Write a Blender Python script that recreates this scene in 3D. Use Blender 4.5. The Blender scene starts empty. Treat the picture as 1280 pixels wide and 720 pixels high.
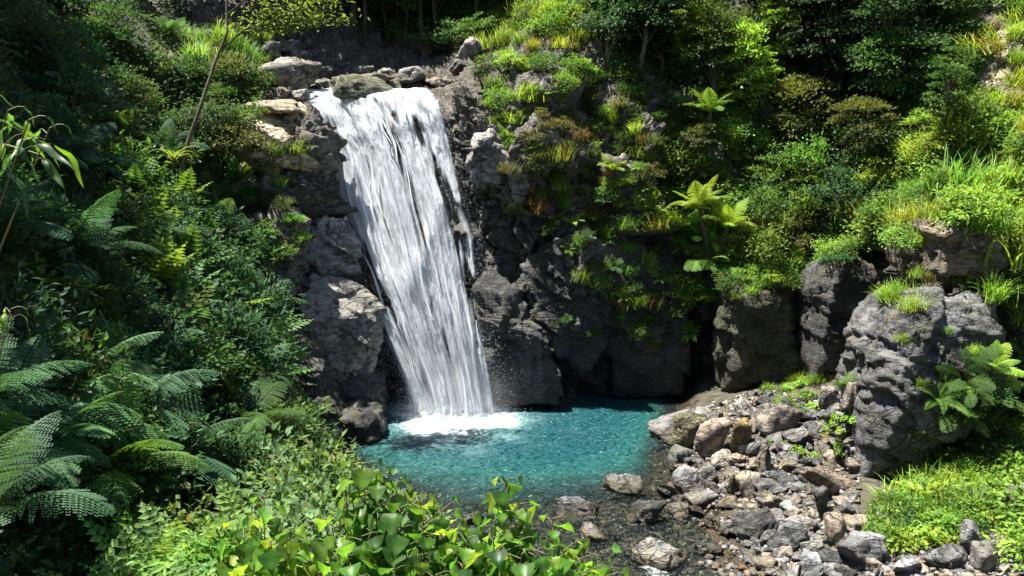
import bpy, bmesh, math, random
import numpy as np
from mathutils import Vector, Matrix, Quaternion, Euler
from mathutils.bvhtree import BVHTree

S = bpy.context.scene
COL = S.collection
R = math.radians
rnd = random.Random(11)
nr = np.random.RandomState(11)

# ------------------------------------------------------------------ camera
CAM = np.array([0.0, 0.0, 8.6]); PITCH = R(8.0); F = 967.0
cam = bpy.data.cameras.new('camera'); cam.sensor_width = 36; cam.lens = 36 * F / 1280
cam.clip_start = 0.05; cam.clip_end = 600
camo = bpy.data.objects.new('camera', cam); COL.objects.link(camo)
camo.location = CAM; camo.rotation_euler = (R(90) - PITCH, 0, 0)
S.camera = camo

# ------------------------------------------------------------------ light
SUN_EL, SUN_AZ = R(72), R(-82)          # azimuth from +Y, clockwise seen from above
sd = Vector((math.sin(SUN_AZ) * math.cos(SUN_EL), math.cos(SUN_AZ) * math.cos(SUN_EL), math.sin(SUN_EL)))
W = bpy.data.worlds.new('World'); S.world = W; W.use_nodes = True
wn = W.node_tree.nodes; wl = W.node_tree.links
sky = wn.new('ShaderNodeTexSky'); sky.sky_type = 'NISHITA'; sky.sun_disc = False
sky.sun_elevation = SUN_EL; sky.sun_rotation = SUN_AZ; sky.altitude = 300
wn['Background'].inputs['Strength'].default_value = 0.05
wl.new(sky.outputs[0], wn['Background'].inputs['Color'])
sun = bpy.data.lights.new('sun', 'SUN'); sun.energy = 5.0; sun.angle = R(0.53); sun.color = (1.0, 0.955, 0.88)
suno = bpy.data.objects.new('sun', sun); COL.objects.link(suno)
suno.rotation_euler = sd.to_track_quat('Z', 'Y').to_euler(); suno.location = (0, 0, 60)
S.view_settings.view_transform = 'Standard'; S.view_settings.look = 'None'
S.view_settings.exposure = 1.85; S.view_settings.gamma = 1.0
S.cycles.max_bounces = 7; S.cycles.diffuse_bounces = 3; S.cycles.glossy_bounces = 3
S.cycles.transmission_bounces = 4; S.cycles.transparent_max_bounces = 12
S.cycles.sample_clamp_indirect = 4.0; S.cycles.caustics_reflective = False; S.cycles.caustics_refractive = False
S.cycles.use_denoising = True; S.cycles.denoiser = 'OPENIMAGEDENOISE'; S.cycles.denoising_input_passes = 'RGB_ALBEDO_NORMAL'

# ------------------------------------------------------------------ pixel <-> world
cp, sp = math.cos(PITCH), math.sin(PITCH)
def ray(px, py):
    a, b = (px - 640) / F, -(py - 360) / F
    return np.array([a, cp + b * sp, -sp + b * cp])
def at(px, py, Y):
    d = ray(px, py); return CAM + d * (Y / d[1])
def onz(px, py, z):
    d = ray(px, py); return CAM + d * ((z - CAM[2]) / d[2])
def proj(p):
    d = np.asarray(p) - CAM
    f = d[1] * cp - d[2] * sp; u = d[1] * sp + d[2] * cp
    return 640 + F * d[0] / f, 360 - F * u / f

# ------------------------------------------------------------------ noise (numpy)
def hsh(ix, iy, iz, seed):
    h = (ix.astype(np.int64) * 374761393 + iy.astype(np.int64) * 668265263 + iz.astype(np.int64) * 2147483647 + seed * 1274126177) & 0xFFFFFFFF
    h = ((h ^ (h >> 13)) * 1274126177) & 0xFFFFFFFF
    h = ((h ^ (h >> 16)) * 2246822519) & 0xFFFFFFFF
    h = h ^ (h >> 15)
    return (h & 0xFFFFFF) / float(0xFFFFFF)
def vnoise(P, seed=0):
    i = np.floor(P); f = P - i; f = f * f * (3 - 2 * f)
    i = i.astype(np.int64); x, y, z = i.T; fx, fy, fz = f.T
    r = 0
    for dx in (0, 1):
        wx = fx if dx else 1 - fx
        for dy in (0, 1):
            wy = fy if dy else 1 - fy
            for dz in (0, 1):
                wz = fz if dz else 1 - fz
                r = r + wx * wy * wz * hsh(x + dx, y + dy, z + dz, seed)
    return r * 2 - 1
def fbm(P, octv=4, seed=0, gain=0.5):
    a, s, r = 1.0, 1.0, 0
    for o in range(octv):
        r = r + a * vnoise(P * s + o * 17.3, seed + o); a *= gain; s *= 2.03
    return r
def ridged(P, seed):
    return (.5 - np.abs(fbm(P, 4, seed))) + .45 * (.5 - np.abs(fbm(P * 2.7, 3, seed + 4)))
def saw(b, sharp=.12):
    f = np.mod(b, 1); sharp = .07; return np.where(f < 1 - sharp, f / (1 - sharp), (1 - f) / sharp)
def bedding(P, seed, step=1.0):
    """tilted beds and upright joints: ramps that end in a sharp ledge"""
    w = .35 * fbm(P * .45 + seed, 3, seed); b = (P[:, 2] * .85 + P[:, 0] * .42 + w) / step; j = (P[:, 0] * .8 - P[:, 1] * .5 - P[:, 2] * .25 + w * 1.3) / (step * 1.35)
    return (saw(-b + .37 * seed) - .5) * (.6 + .4 * vnoise(P * .7, seed)) + .8 * (saw(j + .19 * seed) - .5) * (.5 + .5 * vnoise(P * .5 + 7, seed))
def facets(P, seed=0, tilt=0.6):
    """blocky rock: every cell of a jittered lattice is a tilted plane; also the distance to the cell border"""
    b = np.floor(P).astype(np.int64); best = np.full(len(P), 1e9); sec = best.copy(); val = np.zeros(len(P))
    for dx in (-1, 0, 1):
        for dy in (-1, 0, 1):
            for dz in (-1, 0, 1):
                c = b + np.array([dx, dy, dz]); x, y, z = c.T
                C = c + np.stack([hsh(x, y, z, seed + k) for k in (1, 2, 3)], 1)
                d = P - C; q = (d * d).sum(1)
                h = hsh(x, y, z, seed + 4) - .5 + ((np.stack([hsh(x, y, z, seed + k) for k in (5, 6, 7)], 1) - .5) * 2 * tilt * d).sum(1)
                m = q < best
                sec = np.where(m, best, np.minimum(sec, q))
                val = np.where(m, h, val); best = np.where(m, q, best)
    return val, np.sqrt(sec) - np.sqrt(best)

# ------------------------------------------------------------------ mesh helpers
def mesh_np(name, V, Fc, mat=None, smooth=True, attrs=None, uv=None):
    V = np.asarray(V, dtype=np.float32); Fc = np.asarray(Fc, dtype=np.int32); k = Fc.shape[1]
    me = bpy.data.meshes.new(name)
    me.vertices.add(len(V)); me.vertices.foreach_set('co', V.ravel())
    me.loops.add(Fc.size); me.loops.foreach_set('vertex_index', Fc.ravel())
    me.polygons.add(len(Fc)); me.polygons.foreach_set('loop_start', np.arange(0, Fc.size, k, dtype=np.int32))
    me.polygons.foreach_set('use_smooth', np.full(len(Fc), smooth))
    for n, a in (attrs or {}).items():
        t = me.attributes.new(n, 'FLOAT', 'POINT'); t.data.foreach_set('value', np.asarray(a, dtype=np.float32))
    me.update(calc_edges=True)
    if mat: me.materials.append(mat)
    return me
class Acc:
    """collects pieces of one mesh"""
    def __init__(s): s.V, s.F, s.A, s.n = [], [], [], 0
    def add(s, V, Fc, a=0.5):
        V = np.asarray(V, float); s.V.append(V); s.F.append(np.asarray(Fc) + s.n)
        s.A.append(np.broadcast_to(np.asarray(a, float), (len(V),))); s.n += len(V)
    def mesh(s, name, mat, smooth=True):
        return mesh_np(name, np.concatenate(s.V), np.concatenate(s.F), mat, smooth, {'var': np.concatenate(s.A)})
def obj(name, me, parent=None, color=None, kind=None, loc=None):
    o = bpy.data.objects.new(name, me); COL.objects.link(o)
    if parent: o.parent = parent
    if color is not None: o.color = color
    if kind: o['kind'] = kind
    if loc is not None: o.location = loc
    return o
def tag(o, label, cat, group=None):
    o['label'] = label; o['category'] = cat
    if group: o['group'] = group
    return o
def tube(acc, pts, r0, r1, sides=6, a=0.5):
    pts = [np.asarray(p, float) for p in pts]; n = len(pts); V = []
    for i, p in enumerate(pts):
        t = pts[min(i + 1, n - 1)] - pts[max(i - 1, 0)]; t /= np.linalg.norm(t) + 1e-9
        x = np.cross(t, [0.31, 0.95, 0.11]); x /= np.linalg.norm(x) + 1e-9; y = np.cross(t, x)
        r = r0 + (r1 - r0) * i / (n - 1)
        for k in range(sides):
            q = 2 * math.pi * k / sides; V.append(p + r * (math.cos(q) * x + math.sin(q) * y))
    Fc = []
    for i in range(n - 1):
        for k in range(sides):
            a0, b0 = i * sides + k, i * sides + (k + 1) % sides
            Fc += [(a0, b0, b0 + sides), (a0, b0 + sides, a0 + sides)]
    acc.add(V, Fc, a)
def unit(v): return v / (np.linalg.norm(v, axis=-1, keepdims=True) + 1e-9)
def leaves(acc, P, D, N, L, Wd, var, fold=0.25, droop=0.15):
    """many pointed leaves, six vertices each"""
    P = np.asarray(P, float); D = unit(np.asarray(D, float)); N = np.asarray(N, float)
    X = unit(np.cross(D, N)); N = unit(np.cross(X, D))
    L = np.broadcast_to(L, (len(P),))[:, None]; Wd = np.broadcast_to(Wd, (len(P),))[:, None]
    up = fold * Wd
    v = np.stack([P, P + D * L * .35 + X * Wd * .5 + N * up * .6, P + D * L * .75 + X * Wd * .33 + N * (up * .4 - droop * L * .4),
                  P + D * L - N * droop * L, P + D * L * .75 - X * Wd * .33 + N * (up * .4 - droop * L * .4), P + D * L * .35 - X * Wd * .5 + N * up * .6], 1)
    n = len(P); b = (np.arange(n) * 6)[:, None]
    t = np.array([[0, 1, 5], [1, 2, 5], [5, 2, 4], [2, 3, 4]])
    acc.add(v.reshape(-1, 3), (b[:, :, None] + t[None]).reshape(-1, 3), np.repeat(var, 6))
def diam(acc, P, D, N, L, Wd, var):
    """small leaves, two triangles each"""
    P = np.asarray(P, float); D = unit(np.asarray(D, float)); X = unit(np.cross(D, np.asarray(N, float)))
    L = np.broadcast_to(L, (len(P),))[:, None]; Wd = np.broadcast_to(Wd, (len(P),))[:, None]
    Nn = np.cross(X, D)
    v = np.stack([P, P + D * L * .45 + X * Wd * .5 + Nn * Wd * .15, P + D * L, P + D * L * .45 - X * Wd * .5 + Nn * Wd * .15], 1)
    b = (np.arange(len(P)) * 4)[:, None]; t = np.array([[0, 1, 2], [0, 2, 3]])
    acc.add(v.reshape(-1, 3), (b[:, :, None] + t[None]).reshape(-1, 3), np.repeat(var, 4))
def cr_w(n, N):
    """Catmull-Rom weights: N samples over n control points"""
    Wt = np.zeros((N, n)); t = np.linspace(0, n - 1, N); i = np.minimum(t.astype(int), n - 2); f = t - i
    w = np.stack([-.5 * f + f * f - .5 * f**3, 1 - 2.5 * f * f + 1.5 * f**3, .5 * f + 2 * f * f - 1.5 * f**3, -.5 * f * f + .5 * f**3], 1)
    for k in range(4):
        np.add.at(Wt, (np.arange(N), np.clip(i + k - 1, 0, n - 1)), w[:, k])
    return Wt
def loft(G, NR, NC):
    G = np.asarray(G, float); A = cr_w(G.shape[0], NR); B = cr_w(G.shape[1], NC)
    return np.einsum('ri,ijk,cj->rck', A, G, B)
def grid_faces(NR, NC):
    i = np.arange(NR - 1)[:, None] * NC + np.arange(NC - 1)[None]
    return np.stack([i, i + 1, i + NC + 1, i + NC], -1).reshape(-1, 4)
def grid_normals(P):
    return unit(np.cross(np.gradient(P, axis=1), np.gradient(P, axis=0)))
def ico(n):
    bm = bmesh.new(); bmesh.ops.create_icosphere(bm, subdivisions=n, radius=1)
    V = np.array([v.co[:] for v in bm.verts]); Fc = np.array([[v.index for v in f.verts] for f in bm.faces]); bm.free()
    return unit(V), Fc
ICO = {k: ico(k) for k in (2, 3, 4, 5, 6)}

# ------------------------------------------------------------------ materials
FOOT = tuple(onz(572, 518, 0))
class NT:
    def __init__(s, name):
        s.m = bpy.data.materials.new(name); s.m.use_nodes = True; s.t = s.m.node_tree; s.t.nodes.clear()
        s.out = s.n('ShaderNodeOutputMaterial')
    def n(s, ty, **kw):
        x = s.t.nodes.new(ty)
        for k, v in kw.items(): setattr(x, k, v)
        return x
    def put(s, sock, v):
        if isinstance(v, bpy.types.NodeSocket): s.t.links.new(v, sock)
        else: sock.default_value = v
    def math(s, op, a, b=None, c=None, clamp=False):
        x = s.n('ShaderNodeMath', operation=op, use_clamp=clamp); s.put(x.inputs[0], a)
        if b is not None: s.put(x.inputs[1], b)
        if c is not None: s.put(x.inputs[2], c)
        return x.outputs[0]
    def noise(s, vec, scale, detail=4, rough=.55, dist=0.0):
        x = s.n('ShaderNodeTexNoise'); s.put(x.inputs['Vector'], vec); x.inputs['Scale'].default_value = scale
        x.inputs['Detail'].default_value = detail; x.inputs['Roughness'].default_value = rough; x.inputs['Distortion'].default_value = dist
        return x.outputs['Fac']
    def step(s, v, lo, hi, a=0.0, b=1.0):
        x = s.n('ShaderNodeMapRange', interpolation_type='SMOOTHSTEP'); s.put(x.inputs[0], v)
        for k, q in enumerate((lo, hi, a, b)): s.put(x.inputs[k + 1], q)
        return x.outputs[0]
    def mix(s, f, a, b, mode='MIX'):
        x = s.n('ShaderNodeMix', data_type='RGBA', blend_type=mode); s.put(x.inputs[0], f); s.put(x.inputs[6], a); s.put(x.inputs[7], b)
        return x.outputs[2]
    def scale(s, vec, f):
        x = s.n('ShaderNodeVectorMath', operation='MULTIPLY'); s.put(x.inputs[0], vec); x.inputs[1].default_value = f
        return x.outputs[0]
    def bump(s, h, st, d=0.05, nrm=None):
        x = s.n('ShaderNodeBump'); s.put(x.inputs['Height'], h); x.inputs['Strength'].default_value = st; x.inputs['Distance'].default_value = d
        if nrm is not None: s.put(x.inputs['Normal'], nrm)
        return x.outputs[0]

def rock_material(name, earth=False):
    t = NT(name); oi = t.n('ShaderNodeObjectInfo'); ge = t.n('ShaderNodeNewGeometry'); pos = ge.outputs['Position']
    sx = t.n('ShaderNodeSeparateXYZ'); t.put(sx.inputs[0], pos)
    sn = t.n('ShaderNodeSeparateXYZ'); t.put(sn.inputs[0], ge.outputs['Normal'])
    off = t.n('ShaderNodeVectorMath', operation='ADD'); t.put(off.inputs[0], pos)
    cb = t.n('ShaderNodeCombineXYZ'); t.put(cb.inputs[0], t.math('MULTIPLY', oi.outputs['Random'], 31.0)); t.put(off.inputs[1], cb.outputs[0]); P = off.outputs[0]
    big = t.noise(P, .7, 6, .6, .4); mid = t.noise(P, 3.2, 6, .65); fine = t.noise(P, 17, 5, .7)
    strat = t.noise(t.scale(P, (1.1, 1.1, 7.0)), 1.3, 5, .6, .5)
    def ridge(vec, sc, w, m):
        return t.math('MAXIMUM', t.step(t.math('ABSOLUTE', t.math('SUBTRACT', t.noise(vec, sc, 5, .55, .5), .5)), 0.0, w), t.step(t.noise(P, m, 2), .44, .56))
    rt = t.n('ShaderNodeVectorRotate', rotation_type='EULER_XYZ'); t.put(rt.inputs['Vector'], P); rt.inputs['Rotation'].default_value = (.4, .55, .3); Pr = t.scale(rt.outputs[0], (.45, .7, 1.6))
    crack = t.math('MULTIPLY', ridge(Pr, .75, .016, .7), ridge(t.scale(rt.outputs[0], (1.7, 1.2, .5)), .9, .014, .9))
    crack = t.math('MULTIPLY', crack, ridge(Pr, 2.4, .022, 1.3))
    sw = t.n('ShaderNodeVectorMath', operation='MULTIPLY'); t.put(sw.inputs[0], P); sw.inputs[1].default_value = (2.6, 2.6, .22)
    streak = t.math('MULTIPLY', t.step(t.noise(sw.outputs[0], 1.0, 5, .65), .5, .68), t.step(sn.outputs['Z'], .2, .6, 1, 0))
    c = oi.outputs['Color']
    val = t.math('ADD', t.math('ADD', t.step(big, .3, .72, .42, 1.15), t.step(mid, .3, .7, -.25, .3)), t.step(strat, .35, .65, -.18, .18))
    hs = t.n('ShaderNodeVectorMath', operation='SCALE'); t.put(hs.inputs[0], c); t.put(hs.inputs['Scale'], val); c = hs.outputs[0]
    c = t.mix(t.math('MULTIPLY', t.step(t.noise(P, 1.3, 5, .6), .55, .72), .55), c, (.15, .105, .06, 1))       # rusty and tan staining
    c = t.mix(t.math('MULTIPLY', t.step(t.noise(P, 5.5, 5, .7), .6, .74), .45), c, (.26, .255, .24, 1))         # pale lichen
    fg = t.step(fine, .25, .75, .68, 1.25); hs = t.n('ShaderNodeVectorMath', operation='SCALE'); t.put(hs.inputs[0], c); t.put(hs.inputs['Scale'], fg); c = hs.outputs[0]
    lighter = t.step(t.math('ADD', sx.outputs['Z'], t.math('MULTIPLY', big, 3.0)), 6.5, 10.5)                      # rock gets paler and warmer with height
    c = t.mix(lighter, c, t.mix(1.0, c, (2.0, 1.88, 1.7, 1), 'MULTIPLY'))
    c = t.mix(t.math('MULTIPLY', t.math('SUBTRACT', 1.0, crack), .8), c, (.03, .028, .022, 1))
    c = t.mix(t.math('MULTIPLY', streak, .7), c, (.028, .027, .024, 1))       # old water stains down the faces
    upf = t.step(sn.outputs['Z'], -.1, .65, .25, 1)
    ms = t.math('MULTIPLY', t.math('MULTIPLY', t.step(t.noise(P, 1.9, 6, .7), .45, .62), upf), oi.outputs['Alpha'], clamp=True)
    c = t.mix(ms, c, t.mix(fine, (.030, .045, .008, 1), (.10, .115, .022, 1)))
    if earth:
        e = t.math('MULTIPLY', t.step(sn.outputs['Z'], .25, .6), t.step(big, .3, .5))
        c = t.mix(t.math('MULTIPLY', e, .8), c, t.mix(mid, (.03, .026, .017, 1), (.10, .083, .06, 1)))
    wet = t.step(t.math('ADD', sx.outputs['Z'], t.math('MULTIPLY', mid, -.5)), -.12, .25, 1, 0)
    fv = t.n('ShaderNodeVectorMath', operation='SUBTRACT'); t.put(fv.inputs[0], pos); fv.inputs[1].default_value = FOOT
    fl_ = t.n('ShaderNodeVectorMath', operation='LENGTH'); t.put(fl_.inputs[0], t.scale(fv.outputs[0], (1, 1, .42)))
    wet = t.math('MAXIMUM', wet, t.step(t.math('ADD', fl_.outputs['Value'], t.math('MULTIPLY', big, 2.4)), 1.9, 4.0, 1, 0))      # rock kept wet by the spray
    c = t.mix(wet, c, t.mix(1.0, c, (.52, .46, .32, 1), 'MULTIPLY'))
    b = t.n('ShaderNodeBsdfPrincipled'); t.put(b.inputs['Base Color'], c)
    t.put(b.inputs['Roughness'], t.math('SUBTRACT', t.step(fine, .2, .8, .9, .62), t.math('MULTIPLY', wet, .45)))
    b.inputs['Specular IOR Level'].default_value = .4
    h = t.math('ADD', t.math('MULTIPLY', mid, .4), t.math('ADD', t.math('MULTIPLY', fine, .35), t.math('ADD', t.math('MULTIPLY', strat, .9), t.math('MULTIPLY', crack, .8))))
    t.put(b.inputs['Normal'], t.bump(h, .9, .16)); t.put(t.out.inputs[0], b.outputs[0])
    return t.m
ROCK = rock_material('weathered_rock'); EARTH = rock_material('rock_and_earth', True)

def leaf_material(name, trans=.4, rough=.55, spec=.18):
    t = NT(name); oi = t.n('ShaderNodeObjectInfo'); at_ = t.n('ShaderNodeAttribute', attribute_name='var'); ge = t.n('ShaderNodeNewGeometry')
    v = at_.outputs['Fac']; n1 = t.noise(ge.outputs['Position'], 1.4, 3); n2 = t.noise(ge.outputs['Position'], 22, 3)
    hv = t.n('ShaderNodeHueSaturation'); t.put(hv.inputs['Color'], oi.outputs['Color'])
    t.put(hv.inputs['Hue'], t.math('ADD', t.math('MULTIPLY', t.math('SUBTRACT', n1, .5), -.07), t.math('ADD', .5, t.math('MULTIPLY', t.math('SUBTRACT', v, .5), -.035))))
    t.put(hv.inputs['Saturation'], t.step(n2, .3, .7, .85, 1.05))
    t.put(hv.inputs['Value'], t.math('MULTIPLY', t.math('ADD', .5, v), t.math('MULTIPLY', t.step(n1, .3, .7, .75, 1.25), t.step(n2, .3, .7, .88, 1.12))))
    c = hv.outputs[0]
    c = t.mix(t.math('MULTIPLY', t.step(v, .985, .99), .75), c, (.17, .10, .025, 1))                           # a few dry leaves
    b = t.n('ShaderNodeBsdfPrincipled'); t.put(b.inputs['Base Color'], c); b.inputs['Roughness'].default_value = rough; b.inputs['Specular IOR Level'].default_value = spec
    tr = t.n('ShaderNodeBsdfTranslucent'); t.put(tr.inputs[0], t.mix(.55, c, t.mix(1.0, c, (2.3, 2.0, .45, 1), 'MULTIPLY')))
    mx = t.n('ShaderNodeMixShader'); mx.inputs[0].default_value = trans; t.put(mx.inputs[1], b.outputs[0]); t.put(mx.inputs[2], tr.outputs[0])
    t.put(t.out.inputs[0], mx.outputs[0])
    return t.m
LEAF = leaf_material('leaf'); GRASS = leaf_material('grass_blade', .42, .5, .3)

def bark_material():
    t = NT('bark'); ge = t.n('ShaderNodeNewGeometry'); P = ge.outputs['Position']
    n = t.noise(t.scale(P, (9, 9, 2.2)), 1.5, 6, .65); m = t.noise(P, 1.6, 4)
    c = t.mix(t.step(n, .3, .7), (.030, .022, .014, 1), (.15, .12, .085, 1)); c = t.mix(t.step(m, .5, .65), c, (.07, .085, .03, 1))
    b = t.n('ShaderNodeBsdfPrincipled'); t.put(b.inputs['Base Color'], c); b.inputs['Roughness'].default_value = .85
    t.put(b.inputs['Normal'], t.bump(n, .7, .03)); t.put(t.out.inputs[0], b.outputs[0]); return t.m
BARK = bark_material()
def stem_material():
    t = NT('green_stem'); ge = t.n('ShaderNodeNewGeometry'); n = t.noise(ge.outputs['Position'], 9, 3)
    b = t.n('ShaderNodeBsdfPrincipled'); t.put(b.inputs['Base Color'], t.mix(n, (.05, .065, .02, 1), (.13, .10, .04, 1))); b.inputs['Roughness'].default_value = .6
    t.put(t.out.inputs[0], b.outputs[0]); return t.m
STEM = stem_material()

def water_material():
    t = NT('pool_water'); ge = t.n('ShaderNodeNewGeometry'); P = ge.outputs['Position']
    dp = t.n('ShaderNodeAttribute', attribute_name='depth').outputs['Fac']; fo = t.n('ShaderNodeAttribute', attribute_name='foam').outputs['Fac']
    w1 = t.noise(t.scale(P, (1, 1.9, 1)), 2.4, 3, .55, .8); w2 = t.noise(t.scale(P, (1, 1.6, 1)), 5.0, 1, .5, .8)
    N = t.bump(t.math('ADD', t.math('MULTIPLY', w1, 1.0), t.math('MULTIPLY', w2, .62)), 1.0, .38)
    deep = t.step(t.math('ADD', dp, t.math('MULTIPLY', t.math('SUBTRACT', t.noise(P, 1.3, 4), .5), .5)), .25, 1.15, .03, .97)
    col = t.mix(t.step(dp, .3, 2.1), (.017, .105, .09, 1), (.003, .062, .074, 1))
    col = t.mix(t.step(fo, .04, .9, 0, .8), col, (.42, .66, .66, 1))      # bubbles beaten into the water
    di = t.n('ShaderNodeBsdfDiffuse'); t.put(di.inputs[0], col); t.put(di.inputs['Normal'], N)
    tr = t.n('ShaderNodeBsdfTransparent'); tr.inputs[0].default_value = (.90, .95, .86, 1)
    m1 = t.n('ShaderNodeMixShader'); t.put(m1.inputs[0], deep); t.put(m1.inputs[1], tr.outputs[0]); t.put(m1.inputs[2], di.outputs[0])
    gl = t.n('ShaderNodeBsdfGlossy'); gl.inputs['Roughness'].default_value = .24; t.put(gl.inputs['Normal'], N)
    fr = t.n('ShaderNodeFresnel'); fr.inputs[0].default_value = 1.33; t.put(fr.inputs['Normal'], N)
    m2 = t.n('ShaderNodeMixShader'); t.put(m2.inputs[0], fr.outputs[0]); t.put(m2.inputs[1], m1.outputs[0]); t.put(m2.inputs[2], gl.outputs[0])
    fd = t.n('ShaderNodeBsdfDiffuse'); fd.inputs[0].default_value = (.82, .88, .9, 1)
    fn = t.noise(t.scale(P, (1, 1.3, 1)), 5.5, 6, .75, .8)
    ff = t.step(t.math('ADD', fo, t.math('MULTIPLY', t.math('SUBTRACT', fn, .5), 1.0)), .38, .78)
    m3 = t.n('ShaderNodeMixShader'); t.put(m3.inputs[0], ff); t.put(m3.inputs[1], m2.outputs[0]); t.put(m3.inputs[2], fd.outputs[0])
    t.put(t.out.inputs[0], m3.outputs[0]); return t.m
WATER = water_material()
def fall_material():
    t = NT('falling_water'); al = t.n('ShaderNodeAttribute', attribute_name='dens').outputs['Fac']
    uv = t.n('ShaderNodeUVMap'); uv.uv_map = 'flow'
    s1 = t.noise(t.scale(uv.outputs[0], (46, 7, 1)), 1.0, 5, .7, .6); s2 = t.noise(t.scale(uv.outputs[0], (150, 30, 1)), 1.0, 4, .7, .4)
    st = t.math('ADD', t.math('MULTIPLY', t.math('SUBTRACT', s1, .5), 1.25), t.math('MULTIPLY', t.math('SUBTRACT', s2, .5), .30)); s3 = t.noise(t.scale(uv.outputs[0], (80, 34, 1)), 1.0, 5, .68, .9)
    a = t.step(t.math('ADD', al, st), .22, .62)
    N = t.bump(t.math('ADD', t.math('MULTIPLY', s1, .35), t.math('ADD', t.math('MULTIPLY', s2, .25), t.math('MULTIPLY', s3, 1.3))), 1.0, .10)
    di = t.n('ShaderNodeBsdfDiffuse'); di.inputs[0].default_value = (.84, .89, .93, 1); t.put(di.inputs['Normal'], N)
    tl = t.n('ShaderNodeBsdfTranslucent'); tl.inputs[0].default_value = (.86, .91, .95, 1); t.put(tl.inputs['Normal'], N)
    m = t.n('ShaderNodeMixShader'); m.inputs[0].default_value = .4; t.put(m.inputs[1], di.outputs[0]); t.put(m.inputs[2], tl.outputs[0])
    tr = t.n('ShaderNodeBsdfTransparent'); m2 = t.n('ShaderNodeMixShader'); t.put(m2.inputs[0], a); t.put(m2.inputs[1], tr.outputs[0]); t.put(m2.inputs[2], m.outputs[0])
    t.put(t.out.inputs[0], m2.outputs[0]); return t.m
FALL = fall_material()
def drop_material():
    t = NT('white_water'); di = t.n('ShaderNodeBsdfDiffuse'); di.inputs[0].default_value = (.84, .89, .93, 1)
    tl = t.n('ShaderNodeBsdfTranslucent'); tl.inputs[0].default_value = (.86, .91, .95, 1)
    m = t.n('ShaderNodeMixShader'); m.inputs[0].default_value = .5; t.put(m.inputs[1], di.outputs[0]); t.put(m.inputs[2], tl.outputs[0]); t.put(t.out.inputs[0], m.outputs[0]); return t.m
DROP = drop_material()

# ================================================================== THE SETTING
HITV, HITF, hn = [], [], 0
def solid(V, Fc):
    """remember a surface that plants and stones can stand on"""
    global hn
    HITV.append(np.asarray(V)); HITF.extend((np.asarray(Fc) + hn).tolist()); hn += len(V)

# --- ground: left slope, stream bed, stone bank (a height field)
TX = [-34, -20, -14, -10, -7.5, -5.5, -4, -2, 1, 3, 4.5, 6, 8, 10, 13, 20]
TY = [-10, -4, 0, 4, 8, 12, 15, 18, 21, 24, 27, 31, 36]
TZ = [[25, 17, 13, 10.5, 9.2, 8.4, 8.0, 7.5, 7.2, 6.9, 6.6, 6.2, 5.8, 5.6, 5.6, 9],
      [24, 17, 13, 10.5, 9, 8.2, 7.7, 7.2, 6.9, 6.4, 6, 5.6, 5, 4.6, 4.6, 8],
      [24, 16.5, 12.5, 10, 8.4, 7.5, 7.1, 6.8, 6.5, 5.6, 4.9, 4.2, 3.6, 3.4, 3.6, 7],
      [24, 16, 12, 9.2, 7.2, 6.1, 5.5, 4.9, 4.3, 3.4, 2.9, 2.6, 2.4, 2.4, 2.9, 6.5],
      [24, 16, 12, 8.4, 6.0, 4.5, 3.6, 2.8, 1.9, 1.1, .9, 1.0, 1.2, 1.6, 2.4, 6],
      [24, 16, 12, 8, 5.0, 3.2, 2.2, 1.2, .3, .0, .0, .35, .9, 1.4, 2.3, 6],
      [24, 16, 11.5, 7.5, 4.2, 2.4, 1.3, .4, -.2, -.25, -.12, .3, .9, 1.3, 2.2, 6],
      [24, 16, 11.5, 7.2, 3.8, 1.8, .7, -.2, -.28, -.2, -.05, .4, .95, 1.3, 2.2, 6],
      [24, 16, 11.5, 7.2, 3.8, 1.4, -.1, -.62, -.66, -.4, -.10, .4, .95, 1.35, 2.3, 6],
      [24, 16.5, 12, 7.2, 3.0, -.2, -1.2, -1.8, -2, -1.6, -.5, .4, 1, 1.4, 2.4, 6],
      [24, 17, 12.3, 6.5, .5, -1.2, -1.8, -2.2, -2.2, -2, -1.4, .0, .9, 1.4, 2.6, 6],
      [25, 18, 13, 5, -.5, -1.5, -2, -2, -2, -2, -2, -.8, .6, 1.4, 3, 6],
      [27, 20, 13, 4, -1, -2, -2, -2, -2, -2, -2, -1, .6, 1.4, 3, 6]]
def terrain_grid():
    G = np.zeros((len(TY), len(TX), 3))
    G[:, :, 0] = np.array(TX)[None]; G[:, :, 1] = np.array(TY)[:, None]; G[:, :, 2] = TZ
    return G
NRg, NCg = 260, 300
PG = loft(terrain_grid(), NRg, NCg); flat = PG.reshape(-1, 3)
flat[:, 2] += .22 * fbm(flat * np.array([.5, .5, 0]), 4, 3) * np.clip((flat[:, 2] + .6) / 2, .12, 1.6) + .05 * fbm(flat * np.array([2.2, 2.2, 0]), 3, 5)
gfaces = grid_faces(NRg, NCg)
ground = obj('ground', mesh_np('ground', flat, gfaces, EARTH), color=(.13, .12, .095, .6), kind='structure'); solid(flat, gfaces)
_bg = BVHTree.FromPolygons(flat.tolist(), gfaces.tolist())
def zground(x, y):
    h = _bg.ray_cast(Vector((x, y, 60)), Vector((0, 0, -1))); return h[0].z if h[0] is not None else 0.0

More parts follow.
